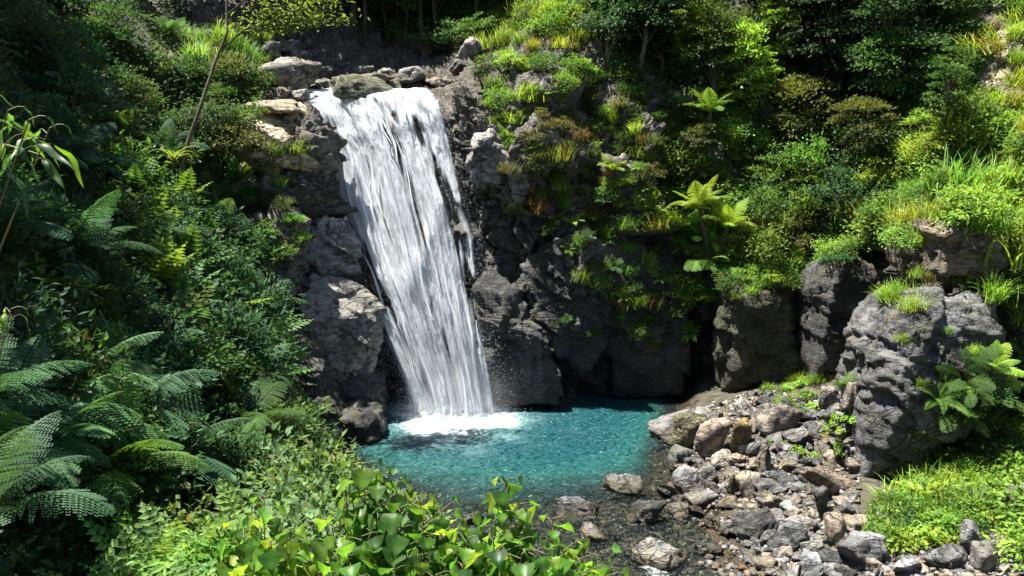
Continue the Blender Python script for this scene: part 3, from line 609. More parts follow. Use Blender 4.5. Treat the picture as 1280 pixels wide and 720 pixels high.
NAMED = [
    (846, 538, 82, 30, GREY, 'long grey slab jutting out over the teal water', 'slab', dict(tilt=-14, dep=.9)),
    (880, 524, 62, 20, (.24, .22, .2), 'flat grey slab behind the pink tan boulder at the pool edge', 'slab', dict(tilt=6)),
    (861, 546, 40, 46, (.20, .19, .10), 'mossy yellow green boulder beside the large pink tan boulder', 'boulder', dict(moss=.9)),
    (887, 556, 52, 50, (.33, .255, .20), 'large rounded pink tan boulder with an orange stain', 'boulder', dict(rp=8, amp=.06)),
    (929, 549, 34, 44, OCH, 'upright ochre yellow boulder near the top of the stone bank', 'boulder', dict(tilt=14, rp=10)),
    (927, 513, 44, 24, (.31, .285, .26), 'pale angular boulder highest on the bank against the dark cliff', 'boulder', dict()),
    (898, 523, 16, 18, GREY, 'small grey stone between the pale top boulder and the flat slab', 'stone', dict()),
    (846, 578, 38, 30, (.14, .14, .125), 'dark mossy boulder standing at the teal water edge', 'boulder', dict(moss=.7)),
    (861, 603, 40, 28, (.20, .20, .205), 'blue grey boulder in the water edge below the mossy boulder', 'boulder', dict()),
    (884, 597, 32, 28, (.29, .28, .25), 'pale blocky stone leaning on the blue grey boulder', 'stone', dict(tilt=20, rp=22)),
    (914, 607, 24, 28, (.27, .23, .17), 'upright tan block next to the pale orange streaked boulder', 'stone', dict(rp=20)),
    (939, 611, 36, 32, (.34, .29, .21), 'pale cream boulder with an orange streak in mid bank', 'boulder', dict(rp=9)),
    (899, 577, 36, 18, (.30, .27, .22), 'tan wedge stone under the large pink tan boulder', 'stone', dict(tilt=-22)),
    (922, 576, 22, 12, (.27, .22, .17), 'small brown flat stone below the ochre boulder', 'stone', dict()),
    (879, 625, 42, 18, (.23, .22, .21), 'flat grey slab lying just above the shallow water', 'slab', dict(tilt=-6)),
    (913, 629, 38, 13, (.22, .175, .12), 'thin brown slab below the cream boulder', 'slab', dict()),
    (1040, 606, 88, 26, (.24, .185, .13), 'long brown slab leaning downhill at the foot of the outcrop', 'slab', dict(tilt=24, dep=.5)),
    (1030, 628, 50, 32, (.15, .15, .145), 'dark grey boulder beneath the long leaning brown slab', 'boulder', dict(tilt=10)),
    (1044, 667, 48, 32, (.36, .285, .215), 'smooth rounded tan boulder beside the square grey block', 'boulder', dict(rp=5, amp=.03, sub=4)),
    (1086, 692, 60, 46, (.22, .22, .225), 'large square grey block at the edge of the green weeds', 'boulder', dict(rp=26, tilt=-8)),
    (1006, 547, 44, 22, (.17, .165, .16), 'dark slate slab tilted up on the upper bank', 'slab', dict(tilt=-24)),
    (975, 528, 54, 38, (.26, .23, .19), 'grey boulder with one rusty orange side by the weeds', 'boulder', dict(tilt=18)),
    (1037, 502, 34, 32, (.32, .28, .25), 'pale pinkish boulder at the back of the bank', 'boulder', dict(rp=16)),
    (1064, 498, 24, 34, (.33, .265, .225), 'pink upright block touching the layered outcrop', 'boulder', dict(rp=26)),
    (1042, 577, 28, 20, (.33, .27, .20), 'bright tan block above the long leaning slab', 'stone', dict(rp=18)),
    (1036, 560, 26, 14, (.22, .19, .16), 'brown flat stone under the tilted dark slate', 'stone', dict()),
    (962, 512, 16, 12, GREY, 'small grey stone among the weeds at the top of the bank', 'stone', dict()),
    (983, 563, 26, 14, (.24, .23, .22), 'grey oval stone below the rusty sided boulder', 'stone', dict(rp=6)),
    (956, 577, 22, 36, (.26, .22, .17), 'narrow tan stone standing among rubble right of the ochre boulder', 'stone', dict()),
    (985, 583, 34, 16, (.23, .21, .14), 'yellowish mossy flat stone in the upper rubble', 'stone', dict(moss=.6)),
    (1010, 660, 22, 18, (.28, .24, .21), 'small pinkish cube stone near the smooth tan boulder', 'stone', dict(rp=22)),
    (994, 672, 44, 30, (.19, .195, .205), 'blue grey slate slab below the pinkish cube stone', 'slab', dict(tilt=30)),
    (1020, 691, 34, 22, (.22, .21, .19), 'grey slab with a tan patch beside the smooth boulder', 'slab', dict(tilt=18)),
    (1022, 712, 54, 22, (.27, .275, .285), 'pale blue grey slate at the bottom of the bank', 'slab', dict(tilt=22)),
    (950, 660, 46, 26, DARK, 'dark slate wedge in the middle of the rubble', 'stone', dict(tilt=-28)),
    (967, 632, 24, 18, (.24, .20, .14), 'brownish stone in the rubble below the cream boulder', 'stone', dict()),
    (893, 652, 26, 20, (.24, .225, .17), 'tan angular stone at the edge of the green shallows', 'stone', dict(tilt=-20)),
    (912, 658, 20, 12, PALE, 'pale stone in the shallows by the tan angular stone', 'stone', dict()),
    (932, 651, 34, 18, GREY, 'tilted grey slate beside the dark slate wedge', 'slab', dict(tilt=18)),
    (1268, 632, 40, 50, (.20, .185, .175), 'brown grey block at the weeds under the fern overhang', 'boulder', dict(rp=22)),
    (1213, 680, 30, 46, (.20, .195, .19), 'upright pointed grey slab standing in the green weeds', 'slab', dict(tilt=-12, rp=20)),
    (1137, 709, 54, 20, (.26, .265, .275), 'flat pale slate lying below the green weeds', 'slab', dict()),
    (1188, 702, 54, 24, (.15, .15, .15), 'dark grey slab leaning below the upright pointed slab', 'slab', dict(tilt=-24)),
    (1232, 702, 40, 34, (.19, .18, .165), 'rough brown grey rock at the bottom by the pointed slab', 'boulder', dict()),
    (1112, 652, 32, 14, (.26, .25, .21), 'pale stone half buried in the bright green weeds', 'stone', dict()),
    # stones standing in the water
    (773, 606, 54, 28, (.22, .215, .205), 'rounded grey boulder standing where the pool turns shallow', 'boulder', dict(z=-.12, rp=7)),
    (790, 612, 20, 14, (.20, .165, .14), 'small brown stone touching the rounded boulder in the shallows', 'stone', dict(z=-.1)),
    (722, 638, 52, 26, (.19, .19, .195), 'wedge shaped grey rock with a dark side in the shallows', 'boulder', dict(z=-.12, tilt=8, rp=20)),
    (806, 644, 54, 28, (.085, .085, .085), 'black angular rock in the middle of the shallow stream', 'boulder', dict(z=-.12, tilt=-8, rp=22)),
    (736, 666, 42, 24, (.29, .285, .28), 'pale flat rock in the stream behind the heart leaves', 'stone', dict(z=-.1)),
    (823, 698, 70, 26, (.30, .295, .29), 'large pale flat slab in the stream at the rapid', 'slab', dict(z=-.1, rp=10, dep=.7)),
    (885, 689, 34, 18, (.10, .10, .10), 'small black rock alone in the green shallows', 'stone', dict(z=-.1)),
    (770, 662, 20, 9, DARK, 'small dark stone between the wedge rock and the pale slab', 'stone', dict(z=-.08)),
    (592, 651, 26, 20, GREY, 'grey stone showing between the heart leaves', 'stone', dict(z=-.1)),
]
for i, (px, py, w, h, c, lab, cat, kw) in enumerate(NAMED):
    place_stone(px, py, w, h, c, lab, cat, cat if cat != 'slab' else 'flat_stone', seed=i, **kw)
# boulders on the stream above the fall
TOP = [
    (366, 97, 66, 40, (.20, .195, .18), 'large grey boulder on the stream above the fall', 0), (373, 75, 44, 18, (.27, .265, .25), 'grey oval boulder behind the large grey one above the fall', 0),
    (360, 61, 40, 15, (.15, .15, .15), 'dark boulder farthest back above the fall beside the grass', 0), (338, 62, 26, 20, (.19, .19, .19), 'small boulder at the grass edge above the fall', 0),
    (447, 116, 98, 34, (.12, .125, .09), 'big dark mossy slab at the lip of the fall', .8), (452, 103, 70, 18, (.15, .15, .11), 'flat mossy slab stacked on the dark slab at the lip', .8), (486, 116, 26, 24, (.11, .11, .11), 'dark block against the mossy slab at the lip', .2),
    (412, 95, 40, 20, (.10, .10, .105), 'black wedge boulder between the grey boulder and the mossy slab', .1), (408, 106, 32, 12, (.22, .24, .22), 'greenish flat stone before the black wedge boulder', .4),
    (455, 88, 22, 11, (.22, .22, .22), 'small light grey stone behind the mossy slabs', 0), (480, 92, 24, 12, (.17, .17, .17), 'small grey stone behind the dark block at the lip', 0), (515, 95, 34, 18, (.18, .18, .185), 'rounded grey boulder in the stream right of the mossy slabs', 0),
    (546, 104, 42, 12, (.28, .25, .225), 'tan flat shelf of rock at the lip of the fall', 0), (589, 62, 38, 26, (.24, .245, .26), 'blue grey boulder under the bright ridge grass', 0), (572, 85, 30, 18, (.10, .10, .10), 'dark boulder below the blue grey one under the ridge', 0),
    (350, 117, 26, 14, (.22, .21, .19), 'small grey stone below the large grey boulder above the fall', 0), (372, 120, 30, 12, (.24, .235, .22), 'flat grey stone where the white water starts', 0), (330, 103, 30, 18, (.18, .18, .17), 'grey stone at the edge of the pale tan slab', .2),
    (340, 135, 70, 18, (.30, .26, .20), 'cracked tan slab below the large grey boulder', .1), (405, 90, 18, 10, (.2, .2, .2), 'little stone wedged beside the black wedge boulder', 0)]
for i, (px, py, w, h, c, lab, m) in enumerate(TOP):
    c = tuple(q * .62 for q in c); place_stone(px, py, w, h, c, lab, 'boulder' if w > 34 else 'stone', 'boulder' if w > 34 else 'stone', moss=m, seed=80 + i, rp=9 + i % 9, dep=1.0, tilt=rnd.uniform(-8, 8))
# the loose stones of the bank: the larger ones one by one, the rest as gravel
PROT = [stone_mesh(200 + i, 3, (1, 1, 1), n=7 + i % 4, rp=14 + i, amp=.13) for i in range(14)]
BANK = [(815, 640), (850, 590), (905, 520), (960, 500), (1060, 520), (1075, 600), (1070, 640), (1110, 690), (1130, 722), (890, 722), (940, 690), (910, 665), (850, 650)]
RIMB = [(875, 512), (905, 496), (960, 490), (1060, 492), (1062, 520), (1000, 520), (940, 530), (890, 528)]
SIDE = [(1090, 690), (1150, 690), (1215, 690), (1280, 640), (1290, 725), (1090, 725)]
BED = [(560, 640), (700, 620), (830, 610), (850, 655), (930, 690), (900, 722), (700, 722), (640, 680)]
def tint(r):
    k = r.random(); b = r.uniform(.6, 1.25)
    c = (.16, .158, .155) if k < .45 else (.24, .20, .155) if k < .66 else (.09, .09, .09) if k < .84 else (.25, .245, .24) if k < .95 else (.26, .17, .09)
    return tuple(q * b for q in c)
STONES = []; occupied = [(q[0], q[1], q[2] * .36) for q in NAMED]
for poly, n, lo, hi, lab, grp in ((BANK, 250, 12, 34, 'loose stone', 'loose stones of the bank'), (SIDE, 34, 10, 24, 'loose stone', 'loose stones below the weeds'), (RIMB, 30, 10, 24, 'loose stone', ''), (BED, 44, 8, 20, 'small wet stone', 'wet stones in the shallow stream')):
    for (px, py) in darts(poly, n, 8.5):
        if any(math.hypot(px - a, (py - b) * 1.3) < c for a, b, c in occupied): continue
        w = lo + (hi - lo) * rnd.random() ** 1.5
        tc = tint(rnd); o = place_stone(px, py, w, w * rnd.uniform(.28, .58), tc, None, 'stone', mesh=PROT[rnd.randrange(14)], tilt=rnd.uniform(-28, 28), yaw=rnd.uniform(0, 6.28), dep=rnd.uniform(.7, 1.2), lift=.2, moss=.12)
        if o: STONES.append((o, ('dark ' if max(tc) < .12 else 'rusty ' if tc[2] < tc[0] * .5 else 'tan ' if tc[2] < tc[0] * .75 else 'pale ' if max(tc) > .215 else 'grey ') + lab, 'stone', px, py))
a = Acc(); gb = [ (lambda m: (np.array([v.co[:] for v in m.vertices]), np.array([p_.vertices[:] for p_ in m.polygons])))(stone_mesh(300 + i, 2, (1, 1, .65), n=8, rp=12, amp=.05)) for i in range(6)]
for poly, n in ((BANK, 2300), (RIMB, 500), (SIDE, 600), (BED, 1100)):
    xs = [q[0] for q in poly]; ys = [q[1] for q in poly]; k = 0
    while k < n:
        q = (rnd.uniform(min(xs), max(xs)), rnd.uniform(min(ys), max(ys)))
        if not inpoly(*q, poly): continue
        k += 1; h_, _ = hit(*q)
        if h_ is None: continue
        s = .06 + .20 * rnd.random() ** 2.5; V, Fc = gb[rnd.randrange(6)]
        M = np.array(Euler((rnd.uniform(-.5, .5), rnd.uniform(-.5, .5), rnd.uniform(0, 6.3))).to_matrix())
        a.add((V * s * np.array([rnd.uniform(.8, 1.5), 1, rnd.uniform(.6, 1)])) @ M.T + h_ + np.array([0, 0, s * .12]), Fc, rnd.random())
def gravel_material():
    t = NT('gravel'); ge = t.n('ShaderNodeNewGeometry'); P = ge.outputs['Position']; v = t.n('ShaderNodeAttribute', attribute_name='var').outputs['Fac']
    cr = t.n('ShaderNodeValToRGB'); t.put(cr.inputs[0], v); e = cr.color_ramp; e.interpolation = 'CONSTANT'
    e.elements[0].color = (.13, .128, .125, 1); e.elements[1].position = .3; e.elements[1].color = (.06, .06, .06, 1)
    for ps, c in ((.5, (.19, .16, .12)), (.7, (.20, .198, .195)), (.85, (.15, .11, .07))): q = e.elements.new(ps); q.color = (*c, 1)
    n = t.noise(P, 14, 5, .7); hs = t.n('ShaderNodeVectorMath', operation='SCALE'); t.put(hs.inputs[0], cr.outputs[0]); t.put(hs.inputs['Scale'], t.step(n, .25, .75, .6, 1.3))
    sx = t.n('ShaderNodeSeparateXYZ'); t.put(sx.inputs[0], P); wet = t.step(sx.outputs['Z'], -.02, .1, .75, 0)
    b = t.n('ShaderNodeBsdfPrincipled'); t.put(b.inputs['Base Color'], t.mix(wet, hs.outputs[0], (.03, .028, .018, 1))); b.inputs['Roughness'].default_value = .7
    t.put(b.inputs['Normal'], t.bump(n, .6, .03)); t.put(t.out.inputs[0], b.outputs[0]); return t.m
obj('gravel', a.mesh('gravel', gravel_material()), kind='stuff')

# ================================================================== PLANT KINDS (each built once, copies share the meshes)
def rot_from(z, yaw=0.0):
    q = Vector(z).normalized().to_track_quat('Z', 'Y'); return q @ Quaternion((0, 0, 1), yaw)
def hue(c):
    if c[0] > c[1] * 1.1: return 'straw '
    if c[1] < .105: return 'dark green '
    if c[0] > c[1] * .72: return 'olive green '
    return 'bright green ' if c[1] > .22 else 'green '
RECORD = []                                    # (object, phrase, category, px, py)
def put(proto, name, loc, scale, color, yaw=None, lean=(0, 0, 1), phrase='', cat='plant', stretch=1.0, color2=None):
    r_ = obj(name, None, loc=loc); r_.rotation_mode = 'QUATERNION'; r_.rotation_quaternion = rot_from(lean, rnd.uniform(0, 6.28) if yaw is None else yaw)
    r_.scale = (scale, scale, scale * stretch); r_.empty_display_size = .2
    for (nm, me, kind, M) in proto:
        jit = [c * rnd.uniform(.9, 1.1) for c in color]
        c = obj(nm, me, r_, color=(*jit, 1), kind=kind)
        if M is not None: c.matrix_local = M
    px, py = proj(loc); RECORD.append((r_, (hue(color) + phrase).strip(), cat, px, py)); return r_
def shrub_proto(seed, n=900, Rr=1.0, H=1.1, L=.12, Wd=.055, clumps=26, style=0):
    r = np.random.RandomState(seed); st, lf = Acc(), Acc()
    cs = unit(r.normal(size=(clumps, 3)) * np.array([1, 1, .8]) + np.array([0, 0, .35])) * (r.uniform(.45, 1.0, clumps)[:, None]) * np.array([Rr, Rr, H * .62]) + np.array([0, 0, H * .5])
    cs[:, 2] = np.maximum(cs[:, 2], .08)
    for c in cs:
        m = c * .5 + np.array([0, 0, .12]); tube(st, [(r.normal(0, .05), r.normal(0, .05), -.15), m, c], .02, .005, 4)
    k = r.randint(0, clumps, n); sg = .19 if style == 0 else .22; fl = .22 if seed % 2 else .7
    P = cs[k] + r.normal(0, 1, (n, 3)) * np.array([sg, sg, sg * fl]) * Rr
    out = unit(P - np.array([0, 0, H * .25])); D = unit(out * .8 + r.normal(0, .55, (n, 3)) + np.array([0, 0, -.25])); N = unit(out * .5 + np.array([0, 0, .9]) + r.normal(0, .35, (n, 3)))
    v = np.clip(.5 + .22 * r.normal(size=n) + .25 * (r.rand(clumps)[k] - .5), 0, 1)
    sz = r.uniform(.65, 1.3, n)
    if L > .14: leaves(lf, P, D, N, L * sz, Wd * sz, v)
    else: diam(lf, P, D, N, L * sz, Wd * sz, v)
    return [('stem', st.mesh('stem', STEM), None, None), ('foliage', lf.mesh('foliage', LEAF, False), 'stuff', None)]
SHRUB = [shrub_proto(40 + i, 1250, L=.139, Wd=.078, clumps=30) for i in range(4)]
SHRUBL = [shrub_proto(50 + i, 620, L=.20, Wd=.09, clumps=24, style=1) for i in range(3)]
WEED = [shrub_proto(65 + i, 260, L=.34, Wd=.17, clumps=22, H=1.0) for i in range(3)]
SHRUBT = [shrub_proto(60 + i, 1200, Rr=.8, H=1.7, L=.139, Wd=.055, clumps=34) for i in range(3)]

def frond_mesh(seed, L=1.0, npin=26, pl=.26, bip=True, rise=.55, droop=1.0, wid=.5):
    r = np.random.RandomState(seed); a = Acc(); pts = []; ang = R(58) * rise + R(15); p = np.zeros(3)
    for i in range(npin + 1):
        pts.append(p.copy()); p = p + np.array([math.cos(ang), 0, math.sin(ang)]) * L / npin; ang -= droop * R(95) / npin * (i / npin + .4)
    pts = np.array(pts); tube(a, pts[::3], .010 * L + .002, .002, 4, .3)
    PP, DD, NN, LL, WW, VV = [], [], [], [], [], []
    for i in range(3, npin + 1):
        t = i / npin; ln = pl * L * (math.sin(math.pi * min(1, t * .82 + .16)) ** .8) * r.uniform(.88, 1.1)
        tn = unit(pts[min(i + 1, npin)] - pts[i - 1]); nn = np.array([-tn[2], 0, tn[0]])
        for s in (-1, 1):
            dr = unit(np.array([0, s, 0]) * .92 + tn * .42 - np.array([0, 0, .22]) + r.normal(0, .05, 3))
            if not bip:
                PP.append(pts[i]); DD.append(dr); NN.append(nn); LL.append(ln); WW.append(L / npin * wid * 2.0); VV.append(np.clip(.5 + .15 * r.normal(), 0, .94)); continue
            m = max(4, int(ln / (L * .022)))
            for j in range(m):
                q = (j + .6) / m; b = pts[i] + dr * ln * q - np.array([0, 0, .12 * ln * q * q]); w = L / npin * .86 * (1 - q * .75) + .004
                for s2 in (-1, 1):
                    PP.append(b); DD.append(unit(s2 * tn + dr * .45)); NN.append(nn); LL.append(w); WW.append(ln / m * 1.35); VV.append(np.clip(.5 + .12 * r.normal() + .1 * (1 - q), 0, .94))
    diam(a, PP, DD, NN, np.array(LL), np.array(WW), np.array(VV))
    return a.mesh('frond', LEAF, False)
FROND = [frond_mesh(70 + i, droop=.45 + .2 * i, rise=.75 - .15 * i) for i in range(4)]
FRONDS = [frond_mesh(80 + i, npin=22, pl=.17, bip=False, droop=.8 + .2 * i) for i in range(3)]
SPRAY = [frond_mesh(90 + i, npin=11, pl=.24, bip=False, droop=.45, rise=.25 * i, wid=.46) for i in range(3)]
STRAP = []
def fern_proto(seed, n, fr, lo=.8, hi=1.15, trunk=0, el=(0, .5)):
    r = random.Random(seed); out = []
    for i in range(n):
        M = Matrix.Translation((0, 0, trunk)) @ Matrix.Rotation(2 * math.pi * (i + r.uniform(-.3, .3)) / n, 4, 'Z') @ Matrix.Rotation(-r.uniform(*el), 4, 'Y') @ Matrix.Scale(r.uniform(lo, hi), 4)
        out.append(('frond', fr[r.randrange(len(fr))], None, M))
    if trunk:
        a = Acc(); tube(a, [(0, 0, -.3), (.03, .02, trunk * .5), (0, 0, trunk + .05)], .09, .07, 7); out.append(('trunk', a.mesh('trunk', BARK), None, None))
    return out
FERN = [fern_proto(1 + i, 9, FROND) for i in range(4)]
FERNS = [fern_proto(11 + i, 10, FRONDS) for i in range(3)]
TREEFERN = [fern_proto(21 + i, 12, FROND, 1.0, 1.3, trunk=.9) for i in range(2)]
SPRAYS = [fern_proto(31 + i, 16, SPRAY, .7, 1.2, el=(-.1, 1.2)) for i in range(4)]

def grass_proto(seed, n=150, L=1.0, spread=.16, arch=1.0, w=.016):
    r = np.random.RandomState(seed); seg = 5; a = Acc(); Vs, Fs, As = [], [], []
    for b in range(n):
        az = r.uniform(0, 2 * math.pi); le = L * r.uniform(.45, 1.1); an = R(r.uniform(55, 92)); bend = R(r.uniform(40, 120)) * arch; p = np.array([r.normal(0, spread), r.normal(0, spread), -.05])
        hd = np.array([math.cos(az), math.sin(az), 0]); sdv = np.array([-hd[1], hd[0], 0]); wd = w * r.uniform(.7, 1.3); vv = np.clip(.5 + .2 * r.normal(), 0, 1); o = len(Vs)
        for i in range(seg + 1):
            k = wd * (1 - (i / seg) ** 1.5) + .001; Vs += [p - sdv * k, p + sdv * k]; As += [vv, vv]
            p = p + (hd * math.cos(an) + np.array([0, 0, math.sin(an)])) * le / seg; an -= bend / seg * (.5 + i / seg)
        Fs += [(o + 2 * i, o + 2 * i + 1, o + 2 * i + 3, o + 2 * i + 2) for i in range(seg)]
    a.add(Vs, Fs, As); return [('blades', a.mesh('blades', GRASS, True), 'stuff', None)]
TUFT = [grass_proto(100 + i, 190, spread=.15 + .05 * i) for i in range(4)]
HANG = [grass_proto(110 + i, 160, arch=1.7, spread=.22) for i in range(3)]

def tree_proto(seed, H=5.0, Rr=1.9, n=4200, L=.21, Wd=.10, clumps=34, trunk_r=.13, low=.35):
    r = np.random.RandomState(seed); tk, lf = Acc(), Acc(); sway = r.normal(0, .25, (4, 2))
    tr = [np.array([0, 0, -.6]), np.array([sway[0, 0], sway[0, 1], H * .3]), np.array([sway[1, 0] * 1.6, sway[1, 1] * 1.6, H * .6]), np.array([sway[2, 0] * 2, sway[2, 1] * 2, H * .95])]
    tube(tk, tr, trunk_r, trunk_r * .25, 7)
    cs = unit(r.normal(size=(clumps, 3))) * (r.uniform(.35, 1.0, clumps) ** .6)[:, None] * np.array([Rr, Rr, H * (1 - low) * .5]) + np.array([tr[2][0], tr[2][1], H * (1 + low) * .5])
    for c in cs[:clumps // 2]:
        t = np.clip((c[2] / H - .15) * .8, .15, .9); i = min(int(t * 3), 2); b = tr[i] + (tr[i + 1] - tr[i]) * (t * 3 - i); tube(tk, [b, (b + c) / 2 + np.array([0, 0, .12]), c], trunk_r * .3, .008, 4)
    k = r.randint(0, clumps, n); P = cs[k] + r.normal(0, 1, (n, 3)) * np.array([.36, .36, .085]) * Rr * .5
    out = unit(P - np.array([tr[2][0], tr[2][1], H * .55])); D = unit(out + r.normal(0, .6, (n, 3)) + np.array([0, 0, -.35])); P[:, 2] -= .30 * ((P - cs[k])[:, :2] ** 2).sum(1); N = unit(out * .3 + np.array([0, 0, 1]) + r.normal(0, .3, (n, 3))); sz = r.uniform(.65, 1.3, n)
    diam(lf, P, D, N, L * sz, Wd * sz, np.clip(.5 + .2 * r.normal(size=n) + .25 * (r.rand(clumps)[k] - .5), 0, 1))
    return [('trunk', tk.mesh('trunk', BARK), None, None), ('crown', lf.mesh('crown', LEAF, False), 'stuff', None)]
TREE = [tree_proto(120 + i) for i in range(4)]
TALL = [tree_proto(130 + i, H=7.5, Rr=1.5, n=5200, clumps=70, low=.25, trunk_r=.11) for i in range(2)]
CANOPY = [tree_proto(140 + i, H=9, Rr=3.2, n=9000, L=.26, Wd=.13, clumps=80, low=.55, trunk_r=.2) for i in range(3)]

# ------------------------------------------------------------------ colours of plants
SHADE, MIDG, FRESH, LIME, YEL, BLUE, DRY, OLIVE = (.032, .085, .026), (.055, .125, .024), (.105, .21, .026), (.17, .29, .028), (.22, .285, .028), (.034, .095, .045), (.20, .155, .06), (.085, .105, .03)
def vary(c, k=.25):
    b = rnd.uniform(1 - k, 1 + k); return tuple(q * b * rnd.uniform(.92, 1.08) for q in c)
KIND = {}
def scatter(protos, name, poly, n, mind, size, cols, phrase, cat, lean=.25, stretch=1.0, sink=.05):
    for (px, py) in darts(poly, n, mind):
        p, nn = hit(px, py)
        if p is None: continue
        s = rnd.uniform(*size); l = np.array([0, 0, 1.0]) + nn * lean
        pr = protos[rnd.randrange(len(protos))]
        put(pr, KIND.get(id(pr), name), p - nn * sink * s, s, vary(rnd.choice(cols)), lean=l, phrase=phrase, cat=cat, stretch=stretch)

for q in SHRUBT: KIND[id(q)] = 'tall_shrub'
for q in SHRUBL: KIND[id(q)] = 'broadleaf_shrub'
for q in SPRAYS: KIND[id(q)] = 'layered_shrub'
LEFT = [(-60, -20), (230, -20), (215, 60), (205, 130), (250, 215), (300, 255), (318, 330), (322, 440), (325, 520), (380, 570), (330, 610), (-60, 640)]
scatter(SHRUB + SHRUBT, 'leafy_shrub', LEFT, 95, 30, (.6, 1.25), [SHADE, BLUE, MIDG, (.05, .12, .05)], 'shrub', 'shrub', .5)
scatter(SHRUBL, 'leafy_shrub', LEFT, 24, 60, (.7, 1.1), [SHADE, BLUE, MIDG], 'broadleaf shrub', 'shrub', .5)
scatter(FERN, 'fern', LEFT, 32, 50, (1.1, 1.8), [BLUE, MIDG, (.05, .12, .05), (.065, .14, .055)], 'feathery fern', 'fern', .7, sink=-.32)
scatter(SPRAYS, 'layered_shrub', [(150, 250), (300, 250), (345, 480), (320, 560), (180, 520)], 26, 34, (.9, 1.6), [MIDG, FRESH, (.065, .14, .055)], 'feathery layered shrub', 'shrub', .6, sink=-.25)
scatter(FERN, 'fern', [(215, 190), (300, 215), (300, 300), (230, 290)], 7, 26, (1.0, 1.5), [FRESH, MIDG], 'feathery fern', 'fern', .7)
scatter(TUFT, 'grass_clump', [(225, 45), (335, 50), (340, 88), (300, 110), (240, 110)], 16, 17, (.8, 1.3), [LIME, FRESH, MIDG], 'grass clump', 'grass')
scatter(SHRUB, 'leafy_shrub', [(200, 100), (300, 100), (330, 160), (300, 215), (220, 200)], 13, 26, (.5, 1.0), [SHADE, MIDG, OLIVE], 'shrub', 'shrub')
scatter(HANG, 'grass_clump', [(300, 195), (385, 185), (375, 225), (310, 245)], 9, 20, (.6, 1.1), [OLIVE, FRESH, LIME], 'drooping grass', 'grass')
scatter(SHRUB, 'leafy_shrub', [(320, 250), (375, 260), (385, 320), (330, 330)], 6, 22, (.35, .6), [OLIVE, FRESH], 'shrub', 'shrub')
# far forest behind the fall
scatter(TREE, 'forest_tree', [(300, -20), (640, -20), (620, 40), (540, 55), (420, 38), (330, 20)], 34, 20, (.7, 1.25), [SHADE, SHADE, MIDG, OLIVE], 'leafy tree', 'tree')
scatter(SHRUB, 'leafy_shrub', [(420, 0), (640, 0), (600, 60), (540, 75), (500, 50)], 16, 22, (.8, 1.3), [SHADE, MIDG], 'shrub', 'shrub')
# ridge and cliff right of the fall
scatter(TUFT, 'grass_clump', [(585, 30), (650, 15), (750, 15), (745, 60), (690, 60), (630, 80), (600, 75)], 18, 17, (.7, 1.2), [LIME, YEL, FRESH], 'grass clump', 'grass')
scatter(SHRUB, 'leafy_shrub', [(640, -10), (760, -10), (755, 50), (680, 45)], 13, 22, (.6, 1.0), [FRESH, LIME, MIDG], 'shrub', 'shrub')
scatter(TUFT + HANG, 'grass_clump', [(600, 110), (700, 80), (800, 110), (820, 210), (800, 280), (700, 270), (650, 250), (620, 190)], 34, 20, (.4, .8), [FRESH, OLIVE, LIME, DRY], 'grass clump', 'grass')
scatter(SHRUB, 'leafy_shrub', [(620, 130), (700, 90), (830, 110), (850, 220), (820, 290), (720, 260), (650, 210)], 30, 22, (.28, .6), [MIDG, OLIVE, FRESH, LIME], 'shrub', 'shrub')
scatter(FERNS, 'fern', [(640, 200), (830, 180), (840, 300), (700, 290)], 16, 26, (.45, .8), [FRESH, LIME, OLIVE], 'low fern', 'fern')
scatter(SHRUB, 'leafy_shrub', [(690, 400), (780, 410), (850, 330), (870, 440), (720, 440)], 8, 26, (.25, .5), [SHADE, MIDG], 'shrub', 'shrub')
scatter(HANG, 'grass_clump', [(640, 250), (690, 245), (690, 265), (645, 268)], 4, 14, (.7, 1.0), [OLIVE, LIME, DRY], 'drooping grass', 'grass')
scatter(FERNS, 'fern', [(690, 265), (740, 262), (740, 282), (695, 285)], 4, 15, (.6, .8), [LIME, YEL], 'fern', 'fern')
scatter(TUFT, 'grass_clump', [(770, 365), (815, 370), (815, 390), (772, 392)], 4, 12, (.5, .8), [LIME, FRESH, DRY], 'grass clump', 'grass')
BAND = [(600, 90), (700, 55), (800, 100), (885, 240), (885, 335), (800, 305), (700, 270), (630, 200)]
scatter(TUFT + HANG, 'grass_clump', BAND, 34, 22, (.5, .9), [FRESH, LIME, LIME, OLIVE, YEL], 'grass clump', 'grass')
scatter(SHRUB, 'leafy_shrub', BAND, 34, 22, (.35, .75), [FRESH, LIME, MIDG, OLIVE], 'shrub', 'shrub')
scatter(FERN, 'fern', BAND, 12, 40, (.5, .85), [FRESH, LIME], 'feathery fern', 'fern')
scatter(FERN, 'fern', [(842, 285), (905, 275), (920, 335), (860, 340)], 8, 17, (.9, 1.35), [LIME, FRESH], 'feathery fern', 'fern', .6, sink=-.2)
DRAPE = [(680, 270), (800, 290), (870, 330), (870, 420), (790, 420), (720, 350)]
scatter(TUFT + HANG, 'grass_clump', DRAPE, 12, 24, (.4, .8), [FRESH, LIME, OLIVE], 'grass clump', 'grass')
scatter(FERNS + FERN, 'fern', DRAPE, 9, 28, (.4, .75), [FRESH, MIDG, LIME], 'low fern', 'fern', .8, sink=-.1)
scatter(SHRUB, 'leafy_shrub', DRAPE, 10, 26, (.25, .55), [MIDG, FRESH], 'shrub', 'shrub', .8)
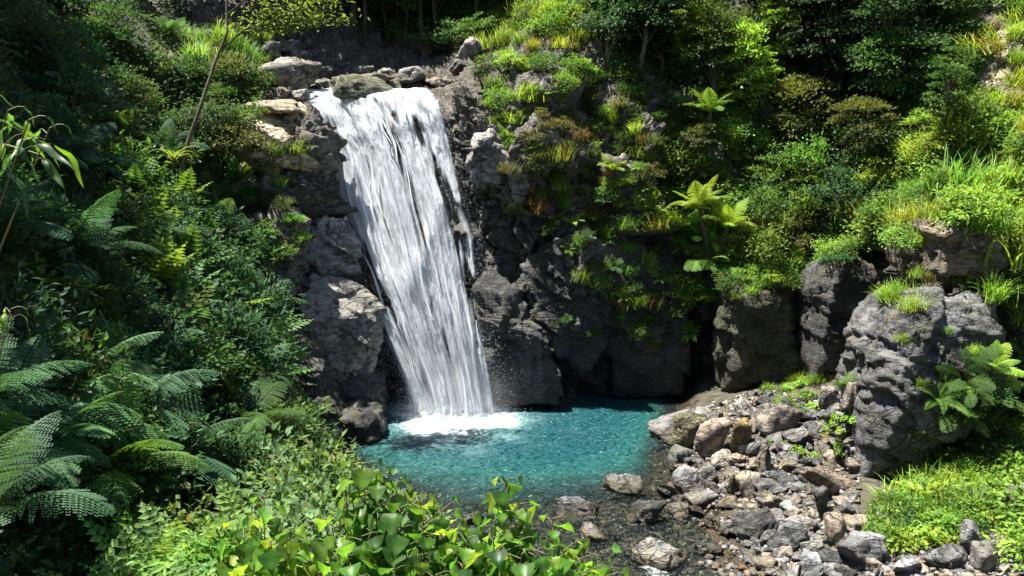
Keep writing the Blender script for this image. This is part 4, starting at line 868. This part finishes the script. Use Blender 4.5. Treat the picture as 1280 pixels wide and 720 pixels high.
# bushy ledge above the pillars
LEDGE = [(840, 60), (900, 40), (960, 20), (1000, 80), (1010, 200), (1030, 300), (1000, 345), (900, 340), (850, 300), (830, 200)]
scatter(SHRUB + SHRUBT, 'leafy_shrub', LEDGE, 58, 25, (.6, 1.15), [MIDG, FRESH, FRESH, OLIVE], 'shrub', 'shrub')
scatter(FERN, 'fern', LEDGE, 12, 42, (.9, 1.4), [FRESH, LIME, MIDG], 'feathery fern', 'fern')
scatter(TALL, 'slender_tree', [(850, 60), (1000, 60), (1010, 190), (860, 190)], 6, 40, (.5, .8), [FRESH, MIDG, LIME], 'slender tree', 'tree')
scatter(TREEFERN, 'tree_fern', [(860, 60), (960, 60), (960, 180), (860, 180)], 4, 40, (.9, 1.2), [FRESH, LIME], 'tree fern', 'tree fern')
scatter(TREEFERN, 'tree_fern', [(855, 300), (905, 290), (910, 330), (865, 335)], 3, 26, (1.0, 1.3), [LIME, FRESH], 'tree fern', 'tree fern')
scatter(TUFT, 'grass_clump', [(900, 280), (1000, 260), (1010, 330), (920, 345)], 12, 22, (.9, 1.3), [LIME, FRESH, YEL], 'grass clump', 'grass')
scatter(SHRUBL, 'leafy_shrub', [(850, 350), (890, 350), (890, 400), (855, 400)], 3, 20, (.35, .55), [FRESH, MIDG], 'broadleaf shrub', 'shrub')
scatter(SPRAYS, 'layered_shrub', LEDGE, 16, 40, (.6, .95), [FRESH, LIME, MIDG], 'feathery layered shrub', 'shrub', .5)
scatter(SHRUBL, 'leafy_shrub', LEDGE, 12, 45, (.5, .8), [FRESH, LIME, MIDG], 'broadleaf shrub', 'shrub', .5)
scatter(SHRUB, 'leafy_shrub', [(900, 345), (1000, 345), (1000, 362), (900, 362)], 6, 14, (.35, .6), [FRESH, LIME, MIDG], 'shrub', 'shrub')
scatter(HANG, 'grass_clump', [(900, 345), (1000, 345), (1000, 375), (900, 375)], 6, 14, (.5, .8), [LIME, FRESH, OLIVE], 'drooping grass', 'grass')
scatter(SHRUB, 'leafy_shrub', [(1020, 308), (1105, 305), (1105, 332), (1025, 335)], 8, 14, (.45, .75), [MIDG, SHADE, FRESH], 'shrub', 'shrub')
# dark forest
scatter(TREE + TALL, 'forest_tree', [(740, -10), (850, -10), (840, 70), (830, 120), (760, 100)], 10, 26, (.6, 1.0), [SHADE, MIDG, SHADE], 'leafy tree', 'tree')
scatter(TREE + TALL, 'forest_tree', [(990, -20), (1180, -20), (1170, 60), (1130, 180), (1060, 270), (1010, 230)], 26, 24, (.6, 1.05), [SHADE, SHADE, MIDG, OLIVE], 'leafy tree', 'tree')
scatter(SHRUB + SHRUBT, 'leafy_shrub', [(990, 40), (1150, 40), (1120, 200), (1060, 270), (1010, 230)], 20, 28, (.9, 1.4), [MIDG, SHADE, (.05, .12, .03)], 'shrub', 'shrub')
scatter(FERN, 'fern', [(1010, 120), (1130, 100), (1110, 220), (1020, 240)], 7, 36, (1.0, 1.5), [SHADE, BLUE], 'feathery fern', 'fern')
# sunlit slope above the outcrop
SLOPE = [(1180, 20), (1225, 30), (1220, 130), (1290, 150), (1290, 330), (1255, 300), (1150, 262), (1110, 300), (1040, 300), (1090, 220), (1150, 130)]
scatter(SHRUB, 'leafy_shrub', SLOPE, 60, 23, (.5, 1.0), [FRESH, LIME, MIDG, LIME], 'shrub', 'shrub')
scatter(TUFT, 'grass_clump', SLOPE, 26, 27, (.7, 1.2), [LIME, YEL, FRESH], 'grass clump', 'grass')
scatter(TUFT + HANG, 'grass_clump', [(1170, 30), (1230, 35), (1235, 75), (1180, 80)], 8, 16, (.9, 1.3), [LIME, FRESH, DRY], 'grass clump', 'grass')
scatter(TUFT, 'grass_clump', [(1262, 20), (1295, 0), (1300, 160), (1272, 150)], 9, 15, (.7, 1.0), [LIME, YEL], 'grass clump', 'grass')
scatter(HANG, 'grass_clump', [(1080, 190), (1140, 180), (1140, 250), (1090, 260)], 7, 20, (.7, 1.1), [OLIVE, DRY, FRESH], 'drooping grass', 'grass')
scatter(SHRUB, 'leafy_shrub', [(1020, 250), (1140, 230), (1130, 310), (1060, 318)], 10, 24, (.5, .8), [MIDG, SHADE, FRESH], 'shrub', 'shrub')
for (px, py, s, c) in ((1122, 372, .62, LIME), (1140, 385, .5, LIME), (1210, 352, .7, LIME), (1222, 362, .6, FRESH), (1152, 305, .6, LIME), (1170, 272, .8, LIME), (1190, 268, .7, FRESH), (1265, 380, .8, LIME), (1278, 365, .8, FRESH), (1285, 350, .7, LIME), (1130, 425, .28, LIME), (1185, 415, .22, FRESH), (1180, 462, .22, LIME), (1140, 540, .3, OLIVE), (1150, 345, .4, LIME), (1240, 372, .8, LIME), (1200, 348, .6, FRESH), (1108, 372, .5, LIME), (1165, 350, .5, DRY), (1215, 440, .3, LIME), (1150, 480, .3, FRESH)):
    p, nn = hit(px, py)
    if p is not None: put(TUFT[rnd.randrange(4)], 'grass_clump', p, s, vary(c), lean=np.array([0, 0, 1]) + nn * .3, phrase='grass clump', cat='grass')
scatter(TUFT, 'grass_clump', SLOPE, 16, 40, (1.1, 1.6), [LIME, YEL, FRESH], 'tall grass clump', 'grass')
scatter(TALL, 'slender_tree', [(1120, 60), (1230, 60), (1220, 200), (1130, 200)], 4, 36, (.4, .6), [FRESH, MIDG], 'slender tree', 'tree')
scatter(FERN + SPRAYS, 'fern', SLOPE, 16, 42, (.6, .95), [LIME, FRESH], 'feathery fern', 'fern', .5)
scatter(SHRUBL, 'leafy_shrub', SLOPE, 10, 50, (.4, .65), [FRESH, LIME], 'broadleaf shrub', 'shrub', .5)
# bank plants
scatter(TUFT, 'grass_clump', [(955, 488), (1000, 470), (1075, 470), (1060, 490), (1010, 505), (965, 505)], 14, 13, (.25, .5), [LIME, FRESH], 'low weed tuft', 'grass')
scatter(WEED, 'weed_patch', [(955, 490), (1010, 480), (1020, 515), (970, 520)], 8, 13, (.2, .35), [LIME, FRESH], 'low leafy weed', 'weed')
scatter(WEED, 'weed_patch', [(1030, 520), (1065, 525), (1058, 570), (1035, 560)], 8, 11, (.16, .28), [LIME, YEL, OLIVE], 'low leafy weed', 'weed')
scatter(WEED, 'weed_patch', [(960, 550), (1010, 560), (1025, 580), (975, 575)], 4, 14, (.14, .24), [FRESH, LIME], 'low leafy weed', 'weed')
MEAD = [(1095, 650), (1130, 610), (1180, 575), (1280, 560), (1285, 650), (1215, 655), (1190, 690), (1110, 690)]
scatter(WEED, 'weed_patch', MEAD, 36, 17, (.22, .5), [LIME, FRESH, MIDG, YEL], 'leafy weed', 'weed')
scatter(TUFT, 'grass_clump', MEAD, 24, 20, (.4, .85), [LIME, FRESH], 'grass clump', 'grass')
scatter(TUFT, 'grass_clump', [(1120, 590), (1200, 570), (1210, 640), (1140, 640)], 7, 22, (.7, 1.0), [LIME, FRESH], 'tall grass clump', 'grass')
scatter(SHRUBL, 'weed_patch', [(1110, 640), (1200, 600), (1280, 600), (1285, 680), (1200, 690)], 14, 22, (.25, .45), [LIME, FRESH], 'broadleaf weed', 'weed')
scatter(FERNS + FERN, 'fern', [(1165, 500), (1290, 430), (1300, 560), (1200, 560)], 12, 28, (.7, 1.15), [LIME, FRESH, MIDG], 'fern', 'fern', .9)
scatter(SHRUB, 'leafy_shrub', [(1200, 520), (1300, 470), (1300, 600), (1220, 600)], 10, 24, (.4, .7), [SHADE, MIDG, FRESH], 'shrub', 'shrub')

# ------------------------------------------------------------------ ground cover under all of it
def cover(polys, n, cols, L=.13, hgt=.5, name='undergrowth', mat=LEAF, color=MIDG):
    a = Acc(); P, NN = [], []
    for poly, w in polys:
        xs = [q[0] for q in poly]; ys = [q[1] for q in poly]; k = 0; m = int(n * w)
        while k < m:
            q = (rnd.uniform(min(xs), max(xs)), rnd.uniform(min(ys), max(ys)))
            if not inpoly(*q, poly): continue
            k += 1; h_, nn = hit(*q)
            if h_ is not None: P.append(h_); NN.append(nn)
    P = np.repeat(np.array(P), 5, 0); NN = np.repeat(np.array(NN), 5, 0); m = len(P)
    P = P + NN * nr.uniform(0, hgt, (m, 1)) * np.clip(P[:, 1:2] / 20, .3, 1) + nr.normal(0, .14, (m, 3)); D = unit(NN * .5 + nr.normal(0, .6, (m, 3)) + np.array([0, 0, -.1])); N = unit(np.array([0, 0, 1.0]) + NN * .5 + nr.normal(0, .35, (m, 3))); sz = nr.uniform(.6, 1.35, m)
    diam(a, P, D, N, L * sz, L * .5 * sz, np.clip(.5 + .2 * nr.normal(size=m), 0, 1))
    return obj(name, a.mesh(name, mat, False), color=(*color, 1), kind='stuff')
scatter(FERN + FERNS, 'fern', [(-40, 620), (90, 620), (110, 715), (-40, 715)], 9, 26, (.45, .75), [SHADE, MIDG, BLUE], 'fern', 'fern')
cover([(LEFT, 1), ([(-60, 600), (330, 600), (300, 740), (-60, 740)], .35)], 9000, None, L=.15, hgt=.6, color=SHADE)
cover([([(215, 60), (330, 60), (330, 120), (300, 200), (230, 200)], .3), (LEDGE, 1), ([(740, -20), (850, -20), (840, 120), (760, 100)], .5), ([(420, -10), (640, -10), (600, 50), (450, 40)], .6), ([(980, -20), (1180, -20), (1150, 130), (1100, 220), (1020, 250)], .9)], 4200, None, color=MIDG)
cover([(SLOPE, 1), ([(640, 0), (760, 0), (745, 40), (620, 40)], .2), ([(1230, -10), (1300, -10), (1300, 30)], .1)], 5000, None, L=.12, hgt=.45, color=FRESH)
cover([(MEAD, 1)], 420, None, L=.13, hgt=.25, color=LIME)

OUTR = [(1285, 130), (1470, 100), (1470, 720), (1285, 720)]
scatter(SHRUB + SHRUBL, 'leafy_shrub', OUTR, 26, 30, (.5, .95), [FRESH, LIME, MIDG], 'shrub', 'shrub')
scatter(TUFT, 'grass_clump', OUTR, 14, 38, (.6, 1.0), [LIME, FRESH], 'grass clump', 'grass')
cover([(OUTR, 1)], 1800, None, L=.14, hgt=.4, color=FRESH)
a = Acc(); q = np.stack([nr.uniform(-9.5, -2.5, 16000), nr.uniform(6, 26, 16000), np.zeros(16000)], 1)
for k in range(len(q)): q[k, 2] = zground(q[k, 0], q[k, 1])
q = q[q[:, 2] > .12]; q[:, 2] += nr.uniform(0, .35, len(q)); sz = nr.uniform(.6, 1.4, len(q))
diam(a, q, nr.normal(0, 1, (len(q), 3)) * np.array([1, 1, .4]), np.array([0, 0, 1.0]) + nr.normal(0, .4, (len(q), 3)), .17 * sz, .09 * sz, np.clip(.5 + .2 * nr.normal(size=len(q)), 0, 1))
obj('undergrowth', a.mesh('undergrowth', LEAF, False), color=(*MIDG, 1), kind='stuff')
# ------------------------------------------------------------------ unseen tall trees placed to shade the slope, crowns above the picture's top edge
for i, (x, y, s) in enumerate([(-16, 7, 1.0), (-15.5, 12.5, .9), (-18.5, 12, 1.0), (-14.2, 18, .85), (-18, 19, 1.0), (-17.8, 23, .9), (-20, 25, 1.0), (-10.3, 8, .75), (-11.3, 12.5, .8)]):
    put(CANOPY[i % 3], 'shade_tree', (x, y, zground(x, y)), s, vary(MIDG), phrase='unseen shade tree', cat='tree')

for i, (x, y, s) in enumerate([(-15.5, 40, 1.0), (-12, 41.5, 1.1), (-8.5, 43, 1.1), (-5, 44, 1.0), (-1.5, 45, 1.0), (2.2, 38.8, .85), (4.8, 39.8, .9), (12.6, 35.5, .9), (14.8, 36.2, .9), (13.5, 39, 1.0), (16, 39, 1.0), (17.8, 37, .9)]):  # unseen trees placed to shade the far forest and the dark wood
    h_ = BV.ray_cast(Vector((x, y, 80)), Vector((0, 0, -1)))[0]
    if h_ is not None: put(CANOPY[i % 3], 'shade_tree', tuple(h_), s, vary(MIDG), phrase='unseen shade tree', cat='tree')

# ================================================================== FOREGROUND PLANTS, leaf by leaf
def big_leaf(seed, heart=True):
    r = np.random.RandomState(seed); V, Fc = [], []; n = 9
    for i in range(n + 1):
        t = i / n; w = (.60 * math.sin(math.pi * min(1, t ** .48)) ** .75 * (1 - t) ** .95 * 1.12 if heart else .105 * math.sin(math.pi * t ** .8) ** .85); w = max(w, .003)
        z = -.42 * t * t + .04 * math.sin(t * 9 + seed); bx = t - (.10 * (1 - t) ** 3 if heart else 0)
        for s in (-1, -.5, 0, .5, 1):
            V.append((bx - (.11 * abs(s) * (1 - t) ** 6 if heart else 0), s * w, z + abs(s) * w * .38 + r.normal(0, .006)))
    for i in range(n):
        for k in range(4): Fc.append((i * 5 + k, i * 5 + k + 1, i * 5 + k + 6, i * 5 + k + 5))
    return mesh_np('leaf', V, Fc, LEAF_BIG, True, {'var': np.array([.70 if k % 5 == 2 else .36 + .14 * ((k // 5) % 2) - .05 * (k % 5 in (0, 4)) for k in range(len(V))])})
LEAF_BIG = leaf_material('broad_leaf', .56, .42, .35)
HEART = [big_leaf(i) for i in range(4)]; LANCE = [big_leaf(10 + i, False) for i in range(3)]
def leafy_stem_plant(name, label, cat, base, tips, leafset, size, cols, per=9, span=.65, group=None, hang=.6):
    root = tag(obj(name, None, loc=base), label, cat, group); b = np.array(base); a = Acc()
    for tip in tips:
        tip = np.array(tip) - b; mid = tip * .5 + np.array([rnd.uniform(-.1, .1), rnd.uniform(-.1, .1), .12]); pts = [np.array([(1 - t) ** 2 * 0 + 2 * t * (1 - t) * mid[k] + t * t * tip[k] for k in range(3)]) for t in np.linspace(0, 1, 9)]
        tube(a, pts, .012, .004, 5)
        for i in range(per):
            t = 1 - span * (i / per) ** 1.1; q = np.array([2 * t * (1 - t) * mid[k] + t * t * tip[k] for k in range(3)])
            az = i * 2.4 + rnd.uniform(-.5, .5); o_ = np.array([math.cos(az), math.sin(az), rnd.uniform(.0, .5)]); ln = rnd.uniform(.06, .13); e = q + o_ * ln
            tube(a, [q, q + o_ * ln * .6 + np.array([0, 0, .01]), e], .004, .002, 4)
            s = size * rnd.uniform(.65, 1.2) * (.55 + .45 * min(1, i / 3))
            X = unit(o_ * np.array([1, 1, 0]) + np.array([0, 0, -rnd.uniform(.1, hang * 2)])); Y = unit(np.cross([0, 0, 1], X)); Z = np.cross(X, Y)
            M = Matrix(np.column_stack([X, Y, Z]).tolist()).to_4x4() @ Matrix.Rotation(rnd.uniform(-.5, .5), 4, 'X')
            lf = obj('leaf', leafset[rnd.randrange(len(leafset))], root, color=(*vary(rnd.choice(cols), .3), 1)); lf.matrix_local = Matrix.Translation(e) @ M @ Matrix.Scale(s, 4)
    obj('stem', a.mesh('stem', STEM), root); return root
def gp(px, Y): x = (px - 640) / F * Y * 1.02; return (x, Y, zground(x, Y) - .05)
HC = [(.09, .23, .02), (.15, .30, .02), (.07, .18, .022), (.045, .12, .025), (.20, .30, .025)]
def tips_in(poly, n, mind, Y0, Y1): return [at(a, b, Y0 + (Y1 - Y0) * (722 - b) / 130 + rnd.uniform(-.15, .15)) for a, b in darts(poly, n, mind)]
DK = [(.045, .12, .025), (.07, .16, .025), (.10, .22, .02)]
for lab, gx_, poly, n, size, cols, first in (
    ('tall heart leaved plant with the darkest leaves against the teal pool', 475, [(440, 640), (500, 630), (520, 722), (380, 722), (430, 680)], 8, .185, DK + HC[:1], [(452, 580), (470, 592), (490, 606), (440, 622), (415, 660)]),
    ('heart leaved plant with yellow green leaves right under the pool', 545, [(515, 655), (560, 650), (610, 690), (600, 722), (490, 722)], 10, .165, HC, [(524, 622), (552, 638), (578, 652)]),
    ('heart leaved plant with a pointed shoot beside the grey stone', 640, [(620, 660), (660, 660), (680, 722), (600, 722)], 9, .165, HC, [(632, 600), (622, 628), (650, 630)]),
    ('heart leaved plant closest to the shallow stream', 715, [(680, 680), (710, 685), (765, 722), (680, 722)], 8, .15, HC, [(690, 648), (712, 674), (750, 690)]),
    ('heart leaved plant beside the pale feathery bush', 330, [(300, 660), (345, 650), (400, 700), (400, 722), (290, 722)], 9, .165, HC, [(330, 622), (296, 654), (372, 690)])):
    leafy_stem_plant('heart_leaf_plant', lab, 'plant', gp(gx_, 5.3), [at(a, b, 5.5) for a, b in first] + tips_in(poly, n, 17, 5.0, 5.5), HEART, size * .98, cols, per=11, span=.22, hang=.9)
leafy_stem_plant('lance_leaf_shrub', 'long pointed leaves drooping in from the shaded edge at eye level', 'shrub', (-4.4, 4.6, zground(-4.4, 4.6)), [at(10, 138, 4.6), at(62, 160, 4.7), at(8, 178, 4.4), at(-30, 120, 4.6), at(36, 150, 4.3)], LANCE, .25, [(.06, .15, .02), (.09, .18, .02), (.035, .10, .035)], per=6, span=.07, hang=.6)
leafy_stem_plant('lance_leaf_shrub', 'single lit sprig of small leaves low on the shaded slope', 'shrub', (-4.2, 5.2, zground(-4.2, 5.2)), [at(14, 386, 5.2)], LANCE, .16, [LIME], per=5, span=.06)
# pale bushes along the lower edge
def bush_row(spots, protos, name, phrase, cat, cols, stretch=1.0):
    for (px, py, Y, s) in spots:
        p = at(px, py, Y); z = zground(p[0], p[1]); s2 = s; put(protos[rnd.randrange(len(protos))], name, (p[0], p[1], max(z - .05, p[2] - s2 * 1.0)), s2, vary(rnd.choice(cols), .15), phrase=phrase, cat=cat, stretch=stretch)
bush_row([(150, 640, 8.5, 1.0), (215, 625, 8.0, .95), (270, 640, 7.8, .9), (120, 690, 7.4, .9), (190, 690, 7.0, .9), (250, 690, 6.8, .85), (300, 610, 9.0, .9)], SPRAYS, 'feathery_bush', 'bush of paired leaflets', 'bush', [LIME, (.15, .27, .05), (.13, .25, .06)])
bush_row([(240, 660, 8.6, .7), (140, 660, 9.0, .7), (290, 675, 7.6, .6)], SHRUB, 'fine_leaved_bush', 'fine leaved bush', 'bush', [(.10, .20, .04), FRESH])
bush_row([(385, 590, 12, 1.2), (420, 610, 11.5, 1.1), (350, 620, 11, 1.1), (330, 560, 15, 1.3), (390, 650, 9.5, 1.0), (440, 655, 9.0, .9), (310, 590, 12.5, 1.2), (480, 650, 8.6, .75), (350, 680, 8.0, .8)], SHRUB, 'fine_leaved_bush', 'fine leaved bush', 'bush', [(.09, .165, .06), (.08, .15, .04)])
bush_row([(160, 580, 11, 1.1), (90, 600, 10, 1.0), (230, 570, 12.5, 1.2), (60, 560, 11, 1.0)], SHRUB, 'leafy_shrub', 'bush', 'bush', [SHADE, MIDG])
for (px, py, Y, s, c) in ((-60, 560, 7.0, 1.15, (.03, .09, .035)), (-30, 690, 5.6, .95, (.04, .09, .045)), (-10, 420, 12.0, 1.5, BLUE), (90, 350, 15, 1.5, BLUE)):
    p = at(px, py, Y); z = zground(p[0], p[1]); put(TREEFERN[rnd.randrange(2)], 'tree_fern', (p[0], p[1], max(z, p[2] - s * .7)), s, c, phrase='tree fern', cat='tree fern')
# slender leaning tree with the bird's nest fern, its sunlit boughs over the stream
tb = at(222, 205, 24); tree = tag(obj('leaning_tree', None, loc=tb), 'slender leaning tree with yellow green boughs above the upper stream', 'tree'); a = Acc()
tp = [at(222, 225, 24), at(236, 175, 24), at(252, 130, 24.2), at(268, 80, 24.4), at(284, 40, 24.8), at(283, -20, 25)]; tube(a, [q - tb for q in tp], .07, .035, 7)
lims = [[at(276, 62, 24.6), at(305, 38, 25), at(345, 15, 25.4), at(390, 12, 26)], [at(300, 42, 25), at(330, 36, 25.2), at(370, 26, 25.6), at(425, 22, 26)], [at(345, 15, 25.4), at(375, -5, 25.8), at(415, -8, 26)], [at(283, 20, 25), at(310, -5, 25), at(350, -15, 25.3)]]
lf = Acc(); 
for l in lims:
    tube(a, [q - tb for q in l], .035, .012, 5); q = np.array(l); m = 330
    k = nr.uniform(1.0, len(l) - 1, m); i = k.astype(int).clip(0, len(l) - 2); b = q[i] + (q[i + 1] - q[i]) * (k - i)[:, None] + nr.normal(0, 1, (m, 3)) * np.array([.42, .5, .14]) - tb
    leaves(lf, b, nr.normal(0, 1, (m, 3)) * np.array([1, 1, .4]), np.array([[0, 0, 1.0]]) + nr.normal(0, .3, (m, 3)), nr.uniform(.13, .24, m), nr.uniform(.06, .11, m), np.clip(.5 + .2 * nr.normal(size=m), 0, 1))
obj('trunk', a.mesh('trunk', BARK), tree); obj('crown', lf.mesh('crown', LEAF, False), tree, color=(.13, .20, .03, 1), kind='stuff')
def strap_mesh(seed):
    V, Fc = [], []; an = R(62); p = np.zeros(3)
    for i in range(8):
        w = .055 * math.sin(math.pi * (.12 + .86 * i / 7)) + .004; V += [p + [0, -w, .01], p + [0, 0, -.004], p + [0, w, .01]]; p = p + np.array([math.cos(an), 0, math.sin(an)]) / 7; an -= R(11 + seed * 2)
    for i in range(7): Fc += [(3 * i, 3 * i + 1, 3 * i + 4, 3 * i + 3), (3 * i + 1, 3 * i + 2, 3 * i + 5, 3 * i + 4)]
    return mesh_np('frond', V, Fc, LEAF, True, {'var': np.full(len(V), .5)})
nest = fern_proto(55, 16, [strap_mesh(0), strap_mesh(2)], .75, 1.15, el=(-.2, .35))
o = put(nest, 'nest_fern', at(218, 205, 23.7), .95, (.13, .2, .03)); RECORD.pop(); tag(o, "bird's nest fern at the base of the slender leaning tree", 'fern')

# ================================================================== LABELS of the scattered plants
SPLACES = [([(500, 560), (848, 560), (848, 740), (500, 740)], 'in the shallow stream'), ([(1085, 560), (1999, 560), (1999, 740), (1085, 740)], 'below the green weeds'),
           ([(800, 480), (1090, 480), (1090, 560), (800, 560)], 'at the top of the bank'), ([(800, 560), (1090, 560), (1090, 600), (800, 600)], 'in the bank below the ochre boulder'),
           ([(800, 600), (960, 600), (960, 645), (800, 645)], 'in the bank around the cream boulder'), ([(960, 600), (1090, 600), (1090, 645), (960, 645)], 'in the bank near the leaning slab'),
           ([(800, 645), (975, 645), (975, 690), (800, 690)], 'in the bank near the slate wedge'), ([(975, 645), (1090, 645), (1090, 690), (975, 690)], 'in the bank near the rounded boulder'), ([(800, 690), (1090, 690), (1090, 760), (800, 760)], 'at the bottom of the bank')]
PLACES = [([(-9999, 600), (330, 600), (330, 9999), (-9999, 9999)], 'along the lower edge'),
          ([(330, 540), (800, 540), (800, 9999), (330, 9999)], 'before the pool'),
          ([(200, -99), (345, -99), (345, 118), (200, 118)], 'around the leaning tree'),
          ([(200, 118), (400, 118), (400, 345), (200, 345)], 'beside the tan slab left of the fall'),
          ([(300, -999), (640, -999), (640, 80), (300, 80)], 'in the forest behind the fall'),
          ([(-9999, -9999), (400, -9999), (400, 200), (-9999, 200)], 'high on the shaded slope'),
          ([(-9999, 200), (400, 200), (400, 400), (-9999, 400)], 'midway down the shaded slope'),
          ([(-9999, 400), (400, 400), (400, 9999), (-9999, 9999)], 'low on the shaded slope'),
          ([(560, -99), (760, -99), (760, 115), (560, 115)], 'on the ridge right of the fall'),
          ([(560, 115), (740, 115), (740, 300), (560, 300)], 'on the cliff right of the fall'),
          ([(740, 115), (845, 115), (845, 320), (740, 320)], 'on the cliff over the dark alcove'),
          ([(600, 300), (895, 300), (895, 520), (600, 520)], 'on the dark rock ribs by the pool'),
          ([(740, -999), (845, -999), (845, 115), (740, 115)], 'in the forest over the cliff'),
          ([(820, -999), (1012, -999), (1012, 130), (820, 130)], 'at the top of the bushy ledge'),
          ([(820, 130), (1012, 130), (1012, 250), (820, 250)], 'midway up the bushy ledge'),
          ([(820, 250), (1040, 250), (1040, 420), (820, 420)], 'on the rim above the rock pillars'),
          ([(985, -999), (1170, -999), (1170, 280), (985, 280)], 'in the dark wood'),
          ([(1000, 230), (1140, 230), (1140, 330), (1000, 330)], 'above the smooth dark pillar'),
          ([(1090, 255), (1300, 255), (1300, 470), (1090, 470)], 'on and around the layered outcrop'),
          ([(1120, -999), (1999, -999), (1999, 150), (1120, 150)], 'near the bare scar on top'),
          ([(1040, 150), (1999, 150), (1999, 255), (1040, 255)], 'on the slope above the outcrop'),
          ([(930, 460), (1095, 460), (1095, 600), (930, 600)], 'at the top of the stone bank'),
          ([(1095, 400), (1999, 400), (1999, 585), (1095, 585)], 'in the hollow under the outcrop'),
          ([(1080, 560), (1999, 560), (1999, 999), (1080, 999)], 'in the weeds below the outcrop')]
cl = {}
for (o, ph, cat, px, py) in STONES:
    w = next((n for q, n in SPLACES if inpoly(px, py, q)), 'at the edge of the bank'); cl.setdefault((ph, cat, w), []).append((px, py, o))
for (o, ph, cat, px, py) in RECORD:
    w = next((n for q, n in PLACES if inpoly(px, py, q)), 'past the picture edge'); cl.setdefault((ph, cat, w), []).append((px, py, o))
ORD = ['', 'second', 'third', 'fourth', 'fifth', 'sixth', 'seventh', 'eighth', 'ninth', 'tenth']
def place_word(i, n):
    if n == 1: return ''
    j = n - 1 - i
    return 'leftmost' if i == 0 else 'rightmost' if j == 0 else f'{ORD[i]} from left' if i <= j else f'{ORD[j]} from right'
for (ph, cat, w), L_ in cl.items():
    n = len(L_); rows = 1 if n <= 8 else -(-n // 7); L_.sort(key=lambda q: q[1]); k = -(-n // rows)
    for ri in range(rows):
        row = sorted(L_[ri * k:(ri + 1) * k], key=lambda q: q[0])
        rw = '' if rows == 1 else ', ' + (('upper row', 'lower row')[ri] if rows == 2 else 'top row' if ri == 0 else 'bottom row' if ri == rows - 1 else f'{ORD[ri]} row')
        for i, (px, py, o) in enumerate(row):
            pw = place_word(i, len(row)); lb = f'{ph} {w}{rw}' + (f', {pw}' if pw else '')
            while len(lb.split()) > 16 and ' the ' in lb: lb = lb.replace(' the ', ' ', 1)
            tag(o, lb, cat, f'{cat} {w}' if n > 1 else None)
